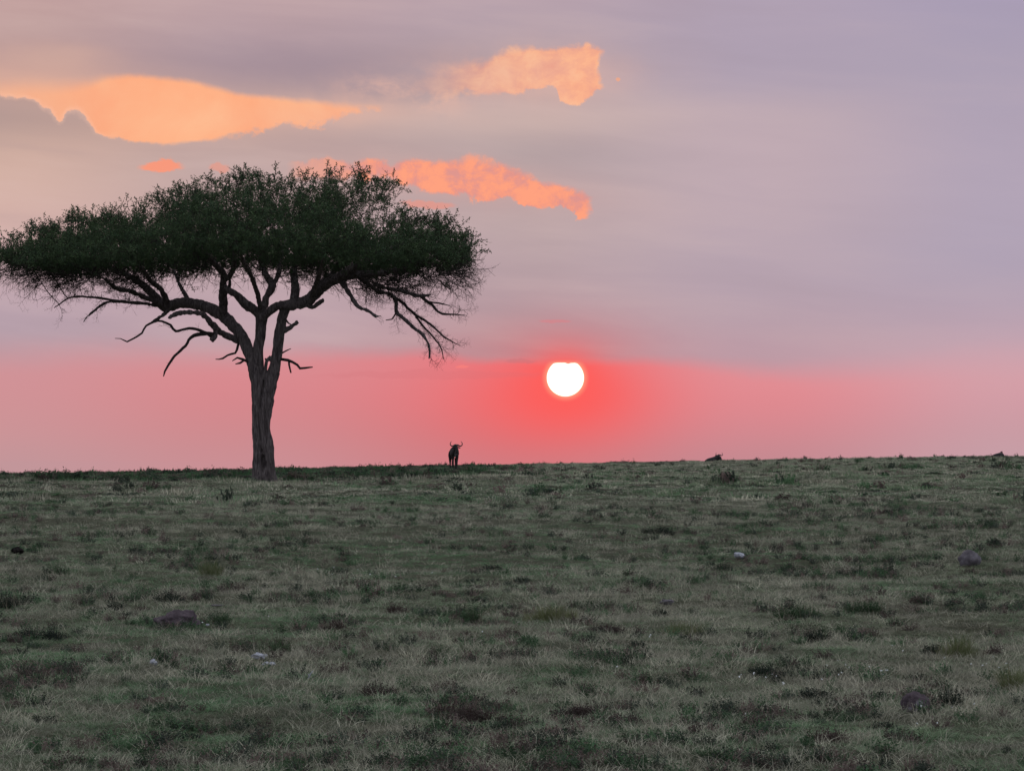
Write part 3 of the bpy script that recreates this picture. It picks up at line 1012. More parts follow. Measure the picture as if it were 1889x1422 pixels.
def top_at(px):
    px = np.asarray(px, float)
    return np.interp(px, TOPX, TOPY) + (vnoise(px, px * 0, 37.0, 1) - .5) * 26 + (vnoise(px, px * 0 + 9, 13.0, 2) - .5) * 12 + 14 + 9 * np.exp(-((px - 610) / 130) ** 2)


def bot_at(px):
    px = np.asarray(px, float)
    return np.interp(px, BOTX, BOTY) + (vnoise(px, px * 0 + 5, 44.0, 3) - .5) * 30 - 4


CX0, CX1 = 10.0, 862.0


def crown_depth(px):
    u = (px - 446.5) / 455.0
    return 5.9 * np.sqrt(np.clip(1 - u * u, 0.02, 1))


def crown_points(n, lo=0.0, hi=1.0):
    """random points inside the umbrella: domed above, flatter below"""
    out = []
    while len(out) < n:
        px = rng.uniform(CX0, CX1, n)
        v = rng.uniform(-1, 1, n)
        dep = v * crown_depth(px)
        t, b_ = top_at(px), bot_at(px)
        thick = (b_ - t)
        dome = 1 - 0.62 * np.abs(v) ** 2.2
        floor_ = 0.10 * np.abs(v) ** 2
        h = rng.uniform(lo, hi, n)
        row = b_ - thick * (floor_ + (dome - floor_) * h)
        lump = vnoise(px * S + 40, dep + 40 + row * S * 1.6, 0.9, 4)
        keep = rng.random(n) < 0.45 + 0.8 * lump
        # the gap between the top lobe and the right-hand lobe
        gp = ((px - 690) / 42) ** 2 + ((row - 405) / 26) ** 2
        keep &= (gp > 1) | (rng.random(n) < .22)
        gp = ((px - 735) / 30) ** 2 + ((row - 385) / 26) ** 2
        keep &= (gp > 1) | (rng.random(n) < .12)
        keep &= rng.random(n) < 1 - .55 * np.clip((h - .72) / .28, 0, 1)
        for a, d_, r_, k_, h_ in zip(px, dep, row, keep, h):
            if k_:
                out.append((a, d_, r_, h_))
    return out[:n]


# --- space colonisation from the traced limbs into the crown
att = np.array([T(a, r_, d_) for a, d_, r_, h_ in crown_points(4200, 0.08, .97)])
npos, npar, nroot = [], [], []
for nm, sp in limb_nodes.items():
    if nm.startswith('stem') and nm != 'stem_left' or 'dead' in nm or 'nub' in nm or 'snag' in nm or 'knob' in nm or 'wand' in nm or 'drop' in nm or 'hook' in nm or 'arch' in nm:
        continue
    for i, (p, r) in enumerate(sp):
        if p.z < 5.1 or i % 2:
            continue
        npos.append(np.array(p))
        npar.append(-1)
STEP, KILL, INF = 0.20, 0.30, 3.2
npos = [np.asarray(p) for p in npos]
n_root = len(npos)
best_d = np.full(len(att), 1e9)
best_i = np.zeros(len(att), int)


def feed(i0):
    new = np.array(npos[i0:])
    if not len(new):
        return
    d = np.linalg.norm(att[:, None, :] - new[None], axis=2)
    k = d.argmin(1)
    m = d[np.arange(len(att)), k]
    w = m < best_d
    best_d[w] = m[w]
    best_i[w] = k[w] + i0


feed(0)
alive = np.ones(len(att), bool)
gdir = {}
for it in range(60):
    act = alive & (best_d < INF) & (best_d > KILL)
    alive &= best_d > KILL
    if not act.any():
        break
    i0 = len(npos)
    ids = best_i[act]
    dv = att[act] - np.array(npos)[ids]
    dv /= np.linalg.norm(dv, axis=1)[:, None]
    P0 = np.array(npos)
    for u in np.unique(ids):
        d = dv[ids == u].mean(0) + rng.normal(0, .12, 3)
        if npar[u] >= 0:
            pd = P0[u] - P0[npar[u]]
            d = d + 0.5 * pd / (np.linalg.norm(pd) + 1e-9)
        d /= np.linalg.norm(d) + 1e-9
        q = P0[u] + d * STEP
        if u in gdir and any(np.linalg.norm(q - g) < .05 for g in gdir[u]):
            continue
        gdir.setdefault(u, []).append(q)
        npos.append(q)
        npar.append(int(u))
    if len(npos) == i0:
        break
    feed(i0)
N = len(npos)
NP = np.array(npos)
print("crown nodes", N, "unreached", int(alive.sum()))
kids = [[] for _ in range(N)]
for i in range(n_root, N):
    kids[npar[i]].append(i)
area = np.zeros(N)
for i in range(N - 1, n_root - 1, -1):
    if not kids[i]:
        area[i] += 0.0055 ** 2.2
    if npar[i] >= 0:
        area[npar[i]] += area[i]
rad_n = np.minimum(area ** (1 / 2.2), 0.07)
V, F = [], []
for i in range(n_root, N):
    p = npar[i]
    if p < n_root or kids[p][0] != i:
        # start of a chain
        ch = [p, i]
        j = i
        while kids[j]:
            j = kids[j][0]
            ch.append(j)
        pts = [Vector(NP[c]) for c in ch]
        rr = [max(rad_n[c], .005) for c in ch]
        rr[0] = rr[1] * 1.1
        tube(V, F, pts, rr, 5 if rr[1] > .02 else 4, 0, False)
# the thin traced wood
for nm, sp in limb_nodes.items():
    if LIMBS[nm][0][3] < 3.9:
        tube(V, F, [p for p, r in sp], [r for p, r in sp], 8, 0.18)
br = mesh_from("branches", V, F, [mat_twig], True)
branches = link(bpy.data.objects.new("branches", br), tree)
print("branch faces", len(F))

# --- foliage sprays and bare twigs
mat_leaf = leaf_mat("acacia_leaves", (0.038, 0.070, 0.032), (0.074, 0.116, 0.046), 0.08, 0.75)


def spray(seed, leafy=True, L=0.42, maxd=1, droop=0.0, r0=.0105, tl=.046, tp=1.0):
    random.seed(seed)
    V, F, MI = [], [], []

    def stick(a, b_, r):
        n = len(V)
        d = (b_ - a).normalized()
        u = d.orthogonal().normalized() * r
        w = d.cross(u)
        for q, f in ((a, 1), (b_, .55)):
            for k in range(3):
                t = 2.094 * k
                V.append(q + (u * math.cos(t) + w * math.sin(t)) * f)
        for k in range(3):
            F.append((n + k, n + (k + 1) % 3, n + 3 + (k + 1) % 3, n + 3 + k))
            MI.append(0)

    def tuft(c, s):
        for _ in range(3):
            e = Vector((random.gauss(0, 1), random.gauss(0, 1), random.gauss(.25, .8))).normalized()
            f = e.cross(Vector((random.gauss(0, 1), random.gauss(0, 1), random.gauss(0, 1)))).normalized()
            l = s * random.uniform(.6, 1.25)
            n = len(V)
            V.extend([c - e * l * .1, c + e * l * .45 + f * l * .26, c + e * l, c + e * l * .45 - f * l * .26])
            F.append((n, n + 1, n + 2, n + 3))
            MI.append(1)

    def shoot(p, d, length, r, depth):
        k = max(3, int(length / (.06 if leafy else .085)))
        for i in range(k):
            q = p + d * (length / k)
            stick(p, q, r)
            if leafy and (depth or i > 0) and random.random() < tp:
                tuft(q + Vector((random.gauss(0, .008), random.gauss(0, .008), 0)), tl)
            if not leafy and i % 3 == 0:       # thorns
                e = (d.orthogonal().normalized())
                e = Matrix.Rotation(random.uniform(0, 6.28), 3, d) @ e
                stick(q, q + e * .022, .0016)
            if depth < maxd and i < k - 1 and random.random() < .8:
                s = Matrix.Rotation(random.uniform(0, 6.28), 3, d) @ d.orthogonal().normalized()
                shoot(q, (d * .6 + s * .8).normalized(), length * random.uniform(.25, .5), r * .7, depth + 1)
            p = q
            r *= .88
            d = (d + Vector((random.gauss(0, .22), random.gauss(0, .22), random.gauss(-droop, .22)))).normalized()
    shoot(Vector((0, 0, 0)), Vector((0, 0, 1)), L, (.0065 if tp == 1.0 else .009) if leafy else r0, 0)
    return V, F, MI


fc = bpy.data.collections.new("spray")
for k in range(9):
    leafy = k < 6
    V, F, MI = spray(100 + k, leafy, 0.36 if leafy else 0.62)
    me = mesh_from("spray_%02d" % k, V, F, [mat_twig, mat_leaf], False, MI)
    fc.objects.link(bpy.data.objects.new("spray_%02d" % k, me))

for k in range(9, 13):                 # long bare branchlets
    V, F, MI = spray(200 + k, False, 1.15, 2, .06, .0210)
    me = mesh_from("spray_%02d" % k, V, F, [mat_twig], False, MI)
    fc.objects.link(bpy.data.objects.new("spray_%02d" % k, me))

for k in range(13, 17):                # thin upright shoots that break the skyline
    V, F, MI = spray(300 + k, True, 0.40, 1, 0, .009, .042, .8)
    me = mesh_from("spray_%02d" % k, V, F, [mat_twig, mat_leaf], False, MI)
    fc.objects.link(bpy.data.objects.new("spray_%02d" % k, me))

pos, dirs, pick, size = [], [], [], []
# along the grown twigs
for i in range(n_root, N):
    p = NP[i]
    if rad_n[i] > .03:
        continue
    d = NP[i] - NP[npar[i]]
    d = d / np.linalg.norm(d)
    pxi, row = p[0] / S + 488, 891 - p[2] / S
    t, b_ = top_at(pxi), bot_at(pxi)
    rel = (b_ - row) / max(b_ - t, 1)
    nsp = 3 if rel > .22 else (2 if rel > .05 else 1)
    for _ in range(nsp):
        dd = d * .5 + np.array([0, 0, .75 if rel > .3 else .15]) + rng.normal(0, .55, 3)
        rim = (pxi - 446) / 450
        dd = dd + np.array([rim * abs(rim) * .7, (p[1] / 6) * .5, 0])
        pos.append(p + rng.normal(0, .07, 3))
        dirs.append(dd / np.linalg.norm(dd))
        bare = rel < .10 and rng.random() < .6
        pick.append(rng.integers(6, 9) if bare else rng.integers(0, 6))
        size.append(rng.uniform(.65, 1.1))
# filling the volume between twigs
for a, d_, r_, h_ in crown_points(4700, .04, 1.0):
    p = np.array(T(a, r_, d_))
    rim = (a - 446) / 450
    dd = np.array([rim * .5, d_ / 9, .8 if h_ > .5 else .25]) + rng.normal(0, .5, 3)
    pos.append(p - dd / np.linalg.norm(dd) * .15)
    dirs.append(dd / np.linalg.norm(dd))
    pick.append(rng.integers(0, 6))
    size.append(rng.uniform(.55, .95))
# the dark underside
for a, d_, r_, h_ in crown_points(2300, .02, .38):
    p = np.array(T(a, r_, d_))
    dd = np.array([(a - 446) / 450 * .7, d_ / 9, .3]) + rng.normal(0, .5, 3)
    pos.append(p)
    dirs.append(dd / np.linalg.norm(dd))
    pick.append(rng.integers(0, 6))
    size.append(rng.uniform(.6, .95))
# long shoots standing out of the top
for k in range(420):
    a = rng.uniform(5, 872)
    v = rng.uniform(-.75, .75)
    row = bot_at(a) - (bot_at(a) - top_at(a)) * (1 - .62 * abs(v) ** 2.2)
    cl = vnoise(a * S + 5, v * 5 + 5, .55, 7)
    if cl < .44:
        continue
    for _ in range(2):
        dd = np.array([(a - 446) / 700, v * .5, 1.0]) + rng.normal(0, .28, 3)
        pos.append(np.array(T(a, row + 6, v * crown_depth(a))) + rng.normal(0, .06, 3))
        dirs.append(dd / np.linalg.norm(dd))
        pick.append(rng.integers(13, 17))
        size.append(rng.uniform(.9, 1.45) * (0.75 + .6 * (cl - .44) * 2))
# tall tufts the skyline shows
for (a, row, k) in ((135, 362, 7), (150, 372, 6), (128, 356, 4), (100, 398, 4), (265, 352, 5), (300, 340, 5), (385, 326, 4), (720, 324, 4), (745, 342, 4), (760, 366, 4), (805, 392, 4), (832, 402, 5), (440, 306, 5), (452, 308, 4), (665, 304, 6), (568, 306, 4), (768, 376, 5), (690, 318, 4), (315, 350, 4), (335, 346, 3), (60, 408, 4), (30, 432, 4), (850, 412, 5), (880, 450, 5), (862, 430, 4), (12, 452, 4), (508, 308, 3), (600, 306, 3), (785, 388, 4), (820, 398, 4)):
    row = max(row + 4, float(top_at(a)) - 14)
    for _ in range(k):
        dd = np.array([(a - 446) / 800, 0, 1.0]) + rng.normal(0, .22, 3)
        pos.append(np.array(T(a + rng.normal(0, 5), row + 16, rng.normal(0, .4))))
        dirs.append(dd / np.linalg.norm(dd))
        pick.append(rng.integers(13, 17))
        size.append(rng.uniform(1.0, 1.45))
# bare twiggery hanging under the crown
low = [(a, rng.uniform(-2.8, 2.8)) for a in np.concatenate([rng.uniform(15, 300, 170), rng.uniform(300, 640, 70), rng.uniform(640, 860, 120)])]
for a, d_ in low:
    row = bot_at(a) + rng.uniform(-16, 8)
    dd = np.array([(a - 446) / 260, rng.normal(0, .4), -.30]) + rng.normal(0, .30, 3)
    pos.append(np.array(T(a, row, d_)))
    dirs.append(dd / np.linalg.norm(dd))
    pick.append(rng.integers(6, 9))
    size.append(rng.uniform(.7, 1.5))
for a0, a1, n_, up0, up1 in ((15, 290, 110, -14, 14), (300, 620, 46, -20, 4), (640, 850, 96, -16, 16)):
    for _ in range(n_):
        a = rng.uniform(a0, a1)
        dd = np.array([np.sign(a - 446) * .9, rng.normal(0, .4), rng.uniform(-.65, .15)]) + rng.normal(0, .22, 3)
        pos.append(np.array(T(a, bot_at(a) + 12 + rng.uniform(up0, up1), rng.uniform(-2.5, 2.0))))
        dirs.append(dd / np.linalg.norm(dd))
        pick.append(rng.integers(9, 13))
        size.append(rng.uniform(.45, .95))
for nm in ('droop_b', 'droop_c', 'droop_d', 'droop_e', 'droop_f', 'left_low', 'left_low_b', 'left_fork'):
    sp = limb_nodes[nm]
    for i in range(2, len(sp) - 1, 2):
        t = np.array(sp[i + 1][0] - sp[i - 1][0])
        t /= np.linalg.norm(t) + 1e-9
        dd = t * .9 + rng.normal(0, .4, 3)
        pos.append(np.array(sp[i][0]))
        dirs.append(dd / np.linalg.norm(dd))
        pick.append(rng.integers(9, 13))
        size.append(rng.uniform(.25, .62))
for nm in ('droop_a', 'droop_b', 'droop_c', 'droop_d', 'droop_e', 'droop_f', 'droop_h', 'left_low', 'left_low_b', 'left_fork', 'left_wand', 'left_drop', 'left_arch', 'mid_up', 'mid_left', 'left_up'):
    sp = limb_nodes[nm]
    for i, (p, r) in enumerate(sp):
        pr = .5 if nm.startswith('droop') or nm.startswith('left_low') else .16
        if rng.random() > pr:
            continue
        t = np.array(sp[min(i + 1, len(sp) - 1)][0] - sp[max(i - 1, 0)][0])
        t /= np.linalg.norm(t) + 1e-9
        dd = t * .9 + rng.normal(0, .55, 3) + np.array([0, 0, -.15 if nm.startswith('droop') else .0])
        pos.append(np.array(p))
        dirs.append(dd / np.linalg.norm(dd))
        pick.append(rng.integers(6, 9))
        size.append(rng.uniform(.35, .85))
pos, dirs = np.array(pos), np.array(dirs)
pick, size = np.array(pick), np.array(size)
# thin the crown at its ends and open the gaps of sky seen between its lobes
qx, qr = pos[:, 0] / S + 488, 891 - pos[:, 2] / S
keep = np.ones(len(pos), bool)
leafy_ = (pick < 6) | (pick > 12)
lo_ = rng.random(len(pos))
keep &= ~(leafy_ & (qx < 90) & (lo_ > .42 + .58 * np.clip((qx + 5) / 95, 0, 1)))
keep &= ~(leafy_ & (qx > 800) & (lo_ > .50 + .5 * np.clip((905 - qx) / 105, 0, 1)))
for (cx_, cy_, ax_, ay_, k_) in ((668, 398, 34, 13, .30), (700, 392, 30, 24, .40), (730, 378, 26, 20, .30), (756, 372, 16, 22, .15), (675, 428, 30, 9, .35), (555, 420, 14, 8, .4), (290, 400, 12, 7, .5), (590, 445, 12, 6, .5)):
    g_ = ((qx - cx_) / ax_) ** 2 + ((qr - cy_) / ay_) ** 2
    keep &= ~(leafy_ & (g_ < 1) & (lo_ > k_))
pos, dirs, pick, size = pos[keep], dirs[keep], pick[keep], size[keep]
rots = np.array([Vector(d).to_track_quat('Z', 'Y').to_euler()[:] for d in dirs])
# spin about the shoot itself
rots2 = []
for e, s_ in zip(rots, rng.random(len(rots)) * 6.283):
    rots2.append((Euler(e).to_matrix() @ Matrix.Rotation(s_, 3, 'Z')).to_euler()[:])
size = np.array(size)
fo = scatter("crown", fc, pos, np.array(pick), np.array(rots2), np.repeat(size[:, None], 3, 1))
link(fo, tree, kind='stuff')
print("sprays", len(pos))

# ------------------------------------------------------------------ wildebeest
mat_hide, nt, b = new_mat("wildebeest_hide", 0.8, 0.2)
noise_ramp(nt, b, 9.0, [(0.3, (0.014, 0.012, 0.012)), (0.7, (0.042, 0.035, 0.034))], 5, 0.6, vec_scale=(1, 3.5, .7))
mat_mane, nt, b = new_mat("wildebeest_hair", 0.9, 0.1)
b.inputs['Base Color'].default_value = (0.010, 0.008, 0.008, 1)
mat_beard, nt, b = new_mat("pale_beard", 0.9, 0.1)
b.inputs['Base Color'].default_value = (0.16, 0.14, 0.14, 1)
mat_horn, nt, b = new_mat("horn", 0.45, 0.4)
b.inputs['Base Color'].default_value = (0.03, 0.024, 0.022, 1)


def skinned(name, verts, edges, mats, root=0, sub=2):
    """verts: (x, y, z, rx, rz); grows one continuous surface over a skeleton"""
    me = bpy.data.meshes.new(name)
    me.from_pydata([v[:3] for v in verts], edges, [])
    ob = bpy.data.objects.new(name, me)
    COL.objects.link(ob)
    sk = ob.modifiers.new("skin", 'SKIN')
    if not me.skin_vertices:
        bpy.context.view_layer.objects.active = ob
        me.attributes
    for i, v in enumerate(me.skin_vertices[0].data):
        v.radius = verts[i][3:5]
        v.use_root = (i == root)
    ss = ob.modifiers.new("sub", 'SUBSURF')
    ss.levels = ss.render_levels = sub
    bpy.context.view_layer.update()
    out = bpy.data.meshes.new_from_object(ob.evaluated_get(bpy.context.evaluated_depsgraph_get()))
    bpy.data.objects.remove(ob)
    out.name = name
    out.materials.clear()
    for m in mats:
        out.materials.append(m)
    out.polygons.foreach_set('use_smooth', [True] * len(out.polygons))
    return out


def chain(verts, edges, start, pts):
    prev = start
    for p in pts:
        verts.append(p)
        edges.append((prev, len(verts) - 1))
        prev = len(verts) - 1
    return prev


def horn_mesh():
    """both horns: down and out from a boss, then up and in"""
    V, F = [], []
    for s in (-1, 1):
        pts = [Vector(p) for p in ((.02 * s, .0, .0), (.09 * s, -.01, .0), (.17 * s, -.02, -.045), (.25 * s, -.02, -.05), (.315 * s, -.02, .0), (.335 * s, -.01, .075), (.315 * s, .0, .15), (.27 * s, .01, .205), (.245 * s, .01, .225))]
        sp = spline([(p, r) for p, r in zip(pts, (.055, .052, .042, .036, .031, .026, .020, .012, .006))], .03)
        tube(V, F, [p for p, r in sp], [r for p, r in sp], 10)
    return mesh_from("horn", V, F, [mat_horn], True)


horn_me = horn_mesh()


def hair_mesh(name, pts, n, length, width, down, mat, seed=3):
    """strands hung along a line"""
    random.seed(seed)
    V, F = [], []
    for _ in range(n):
        t = random.random() * (len(pts) - 1)
        i = min(int(t), len(pts) - 2)
        p = pts[i].lerp(pts[i + 1], t - i) + Vector((random.gauss(0, .02), random.gauss(0, .02), random.gauss(0, .01)))
        d = Vector((random.gauss(0, .25), random.gauss(0, .25), -1 if down else 1))
        blade(V, F, p, d, length * random.uniform(.6, 1.1), width, .1, 2)
    return mesh_from(name, V, F, [mat])


def wildebeest_standing(loc, rz, label):
    """faces local -Y"""
    root = bpy.data.objects.new("wildebeest", None)
    root.location = loc
    root.rotation_euler = (0, 0, rz)
    link(root, category='wildebeest', label=label)
    v, e = [], []
    v.append((0, .30, 1.00, .24, .25))                       # 0 mid back
    ch = chain(v, e, 0, [(0, -.05, 1.00, .25, .29), (0, -.38, 1.02, .225, .30), (0, -.58, 1.06, .17, .25)])      # withers, chest
    nk = chain(v, e, ch, [(.01, -.76, 1.16, .115, .19), (.02, -.92, 1.235, .10, .145)])
    hd = chain(v, e, nk, [(.02, -1.03, 1.215, .098, .105), (.02, -1.12, 1.10, .078, .088), (.02, -1.17, .98, .062, .070), (.02, -1.19, .89, .064, .058), (.02, -1.195, .86, .05, .045)])
    rp = chain(v, e, 0, [(0, .62, .98, .225, .25), (0, .88, .95, .19, .21)])
    tl = chain(v, e, rp, [(0, 1.04, .96, .05, .06), (0, 1.10, .72, .028, .03), (0, 1.10, .45, .045, .045), (0, 1.11, .25, .03, .03)])
    for s, o in ((-1, .03), (1, -.02)):                      # front legs
        chain(v, e, 2, [(.125 * s, -.42 + o, .78, .10, .12), (.115 * s, -.43 + o, .60, .068, .078), (.105 * s, -.45 + o, .43, .055, .058), (.105 * s, -.44 + o, .24, .042, .042), (.105 * s, -.44 + o, .10, .034, .036), (.105 * s, -.47 + o, .03, .042, .045)])
    for s, o in ((-1, .10), (1, -.08)):                      # hind legs: knee forward, hock back
        chain(v, e, rp - 0, [(.14 * s, .80 + o, .78, .12, .16), (.15 * s, .72 + o, .62, .075, .10), (.145 * s, .90 + o, .44, .055, .062), (.14 * s, .88 + o, .24, .044, .044), (.14 * s, .86 + o, .10, .034, .036), (.14 * s, .83 + o, .03, .042, .046)])
    body = skinned("body", v, e, [mat_hide])
    link(bpy.data.objects.new("body", body), root)
    h = link(bpy.data.objects.new("horns", horn_me), root)
    h.location = (.02, -1.02, 1.335)
    h.rotation_euler = (math.radians(-8), 0, 0)
    for s in (-1, 1):                                        # ears, below the horns
        V, F = [], []
        pts = [Vector(p) for p in ((.07 * s, 0, 0), (.13 * s, .01, -.025), (.20 * s, .015, -.045), (.25 * s, .015, -.05))]
        tube(V, F, pts, [.02, .038, .030, .006], 8)
        ear = link(bpy.data.objects.new("ear", mesh_from("ear", V, F, [mat_hide], True)), root)
        ear.location = (.02, -.99, 1.23)
    mn = hair_mesh("mane", [Vector((0, -.45, 1.28)), Vector((.01, -.7, 1.31)), Vector((.02, -.88, 1.30))], 160, .09, .02, False, mat_mane)
    link(bpy.data.objects.new("mane", mn), root)
    bd = hair_mesh("beard", [Vector((.02, -1.05, 1.04)), Vector((.015, -.85, .98)), Vector((0, -.70, .86))], 170, .24, .016, True, mat_beard)
    link(bpy.data.objects.new("beard", bd), root)
    tt = hair_mesh("tail_tuft", [Vector((0, 1.10, .62)), Vector((0, 1.11, .36))], 90, .26, .014, True, mat_mane)
    link(bpy.data.objects.new("tail_tuft", tt), root)
    return root


wx, wy, wz = px_ground(838, 864.5)
print("wildebeest at", wx, wy, wz)
# the photo shows 50 rows from hooves to horn tips
wb = wildebeest_standing((wx, wy, wz - 0.02), math.radians(6), "dark horned wildebeest standing on the skyline between tree and sun, facing the camera")
wb.scale = (.95, .94, .94)


def wildebeest_lying(loc, rz, label, head_up=True, k=1.0):
    """resting with legs folded, faces local +X"""
    root = bpy.data.objects.new("wildebeest", None)
    root.location = loc
    root.rotation_euler = (0, 0, rz)
    link(root, category='wildebeest', label=label)
    v, e = [], []
    v.append((0, 0, .36, .24, .28))
    ch = chain(v, e, 0, [(.30, 0, .41, .25, .30), (.56, 0, .47, .19, .25)])
    if head_up:
        hd = chain(v, e, ch, [(.72, -.03, .58, .12, .17), (.86, -.06, .66, .10, .12), (.99, -.08, .60, .085, .09), (1.08, -.09, .47, .066, .07), (1.12, -.09, .38, .055, .055)])
    else:
        hd = chain(v, e, ch, [(.70, -.10, .46, .13, .17), (.78, -.25, .40, .11, .12), (.82, -.40, .30, .085, .09), (.82, -.50, .20, .066, .07)])
    rp = chain(v, e, 0, [(-.34, 0, .31, .24, .26), (-.62, 0, .26, .18, .21)])
    chain(v, e, rp, [(-.78, 0, .24, .05, .06), (-.92, .05, .10, .03, .03)])
    for s in (-1, 1):
        chain(v, e, 2, [(.50, .17 * s, .20, .08, .10), (.68, .19 * s, .10, .045, .05), (.46, .21 * s, .06, .035, .035), (.30, .22 * s, .05, .035, .035)])
        chain(v, e, rp, [(-.46, .20 * s, .18, .12, .12), (-.22, .26 * s, .12, .06, .06), (-.52, .30 * s, .07, .04, .04), (-.30, .32 * s, .05, .035, .035)])
    body = skinned("body", v, e, [mat_hide])
    link(bpy.data.objects.new("body", body), root)
    h = link(bpy.data.objects.new("horns", horn_me), root)
    root.scale = (k, k, k)
    h.location = (.88, -.07, .78) if head_up else (.80, -.34, .34)
    h.rotation_euler = (math.radians(-12), 0, math.radians(70 if head_up else 10))
    h.scale = (.75, .75, .75) if head_up else (.6, .6, .5)
    mn = hair_mesh("mane", [Vector((.35, 0, .68)), Vector((.62, -.02, .70)), Vector((.82, -.05, .76))] if head_up else [Vector((.35, 0, .66)), Vector((.6, -.03, .69)), Vector((.72, -.14, .60))], 110, .10, .02, False, mat_mane)
    link(bpy.data.objects.new("mane", mn), root)
    return root


def on_crest(px, dist, sink):
    x = (px - 944.5) / FOC * dist
    return (x, dist, float(ground_z(x, dist)) - sink)


wildebeest_lying(on_crest(1313, 272, 0.33), math.radians(-52), "dark wildebeest lying down on the skyline right of the sun with raised head")
wildebeest_lying(on_crest(1840, 272, 0.30), math.radians(-58), "dark resting animal lying on the skyline near the right edge, head hidden", False, .92)

# ------------------------------------------------------------------ stones, mound, dung
mat_white, nt, b = new_mat("white_stone", 0.8, 0.2)
noise_ramp(nt, b, 14.0, [(0.3, (0.20, 0.20, 0.22)), (0.6, (0.42, 0.43, 0.47))], 5, 0.6, bump=.5, bump_dist=.01)
mat_grey, nt, b = new_mat("grey_stone", 0.9, 0.15)
noise_ramp(nt, b, 9.0, [(0.28, (0.060, 0.052, 0.056)), (0.5, (0.115, 0.102, 0.112)), (0.72, (0.19, 0.175, 0.185))], 9, 0.7, bump=.9, bump_dist=.02)
mat_mound, nt, b = new_mat("purple_brown_earth", 0.95, 0.05)
noise_ramp(nt, b, 8.0, [(0.3, (0.034, 0.025, 0.029)), (0.5, (0.100, 0.078, 0.086)), (0.75, (0.175, 0.140, 0.150))], 9, 0.75, bump=1.0, bump_dist=.04)
mat_dung, nt, b = new_mat("dark_dung", 0.95, 0.05)
noise_ramp(nt, b, 15.0, [(0.3, (0.008, 0.007, 0.007)), (0.7, (0.030, 0.024, 0.022))], 6, 0.7, bump=.8, bump_dist=.02)


def rock_mesh(name, sx, sy, sz, mat, seed, rough=.25, sub=4, facet=0.0):
    bm = bmesh.new()
    bmesh.ops.create_icosphere(bm, subdivisions=sub, radius=1.0)
    off = Vector((seed * 3.7, seed * 1.3, seed * 7.1))
    for vtx in bm.verts:
        c = vtx.co.normalized()
        f = 1 + rough * mnoise.noise(c * 1.4 + off) * 1.6 + rough * .5 * mnoise.noise(c * 3.7 + off) + rough * .25 * mnoise.noise(c * 9 + off)
        if facet:
            f -= facet * abs(mnoise.noise(c * 2.2 + off * 2))
        vtx.co = Vector((c.x * sx * f, c.y * sy * f, c.z * sz * f))
    me = bpy.data.meshes.new(name)
    bm.to_mesh(me)
    bm.free()
    me.materials.append(mat)
    me.polygons.foreach_set('use_smooth', [True] * len(me.polygons))
    return me


def put_stone(name, px, py, wpx, hpx, mat, seed, label, cat, rough=.25, sink=.3, tilt=0.0, facet=0.0, sub=4):
    x, y, z = px_ground(px, py + hpx * .5)
    s = y / FOC
    sx, sz = wpx * s / 2, hpx * s / (2 - sink)
    o = bpy.data.objects.new(name, rock_mesh(name, sx, sx * .8, sz, mat, seed, rough, sub, facet))
    o.location = (x, y, z + sz * (1 - sink) + 0.02)
    o.rotation_euler = (0, tilt, 0)
    return link(o, category=cat, label=label)


put_stone("white_stone", 1364, 1026, 21, 10, mat_white, 1, "smooth white stone lying alone in the grass right of centre", "stone", .12, .3, .18)
put_stone("boulder", 1789, 1030, 40, 24, mat_grey, 2, "rounded grey boulder half sunk in grass near the right edge", "boulder", .16, .7)
put_stone("earth_mound", 331, 1141, 78, 27, mat_mound, 3, "low purple brown earth mound with broken crust at lower left", "mound", .20, .92, .05, .12, 5)
rk = put_stone("rock", 1689, 1296, 52, 33, mat_mound, 4, "domed purple brown rock with lighter lumps beside white flowers", "rock", .14, .7, 0, .12, 5)
for k, (ox, oz, w_) in enumerate(((4, 3, 17), (0, -9, 12), (14, -3, 9), (-12, -6, 9), (24, -12, 8))):
    s = rk.location.y / FOC
    me = rock_mesh("lump", w_ * s * .5, w_ * s * .45, w_ * s * .42, mat_grey, 20 + k, .2, 3)
    lp = bpy.data.objects.new("lump", me)
    lp.location = (ox * s, -.115 + abs(ox) * s * .3, oz * s)
    link(lp, rk)
put_stone("dung_pile", 32, 1017, 20, 12, mat_dung, 5, "small black dung pile in the grass at the far left edge", "dung", .3, .4)
put_stone("white_stone", 283, 1225, 13, 9, mat_white, 6, "small pale stone left of the broken lilac stones at lower left", "stone", .3, .3, .2)
for k, (ox, oy, w_, h_) in enumerate(((478, 1213, 22, 11), (490, 1209, 9, 9), (492, 1222, 16, 8), (503, 1221, 14, 9))):
    if k == 0:
        rb = put_stone("broken_stone", ox, oy, w_, h_, mat_white, 30, "broken pale lilac stone in several pieces at lower left", "stone", .35, .3, .1, .3)
    else:
        x, y, z = px_ground(ox, oy + h_ * .5)
        s = y / FOC
        p = bpy.data.objects.new("fragment", rock_mesh("fragment", w_ * s / 2, w_ * s * .4, h_ * s * .5, mat_white, 30 + k, .35, 3, .2))
        p.location = Vector((x, y, z + h_ * s * .35)) - rb.location
        link(p, rb)
put_stone("white_stone", 383, 1155, 7, 3.5, mat_white, 8, "tiny white pebble at the front of the purple brown earth mound", "stone", .2, .3)
put_stone("pale_stone", 1232, 1112, 26, 7, mat_grey, 9, "flat pinkish grey stone in the grass left of centre right shrubs", "stone", .3, .5)
put_stone("dead_wood", 400, 1119, 26, 3, mat_grey, 10, "thin pale dead stick lying behind the earth mound", "stick", .3, .3)
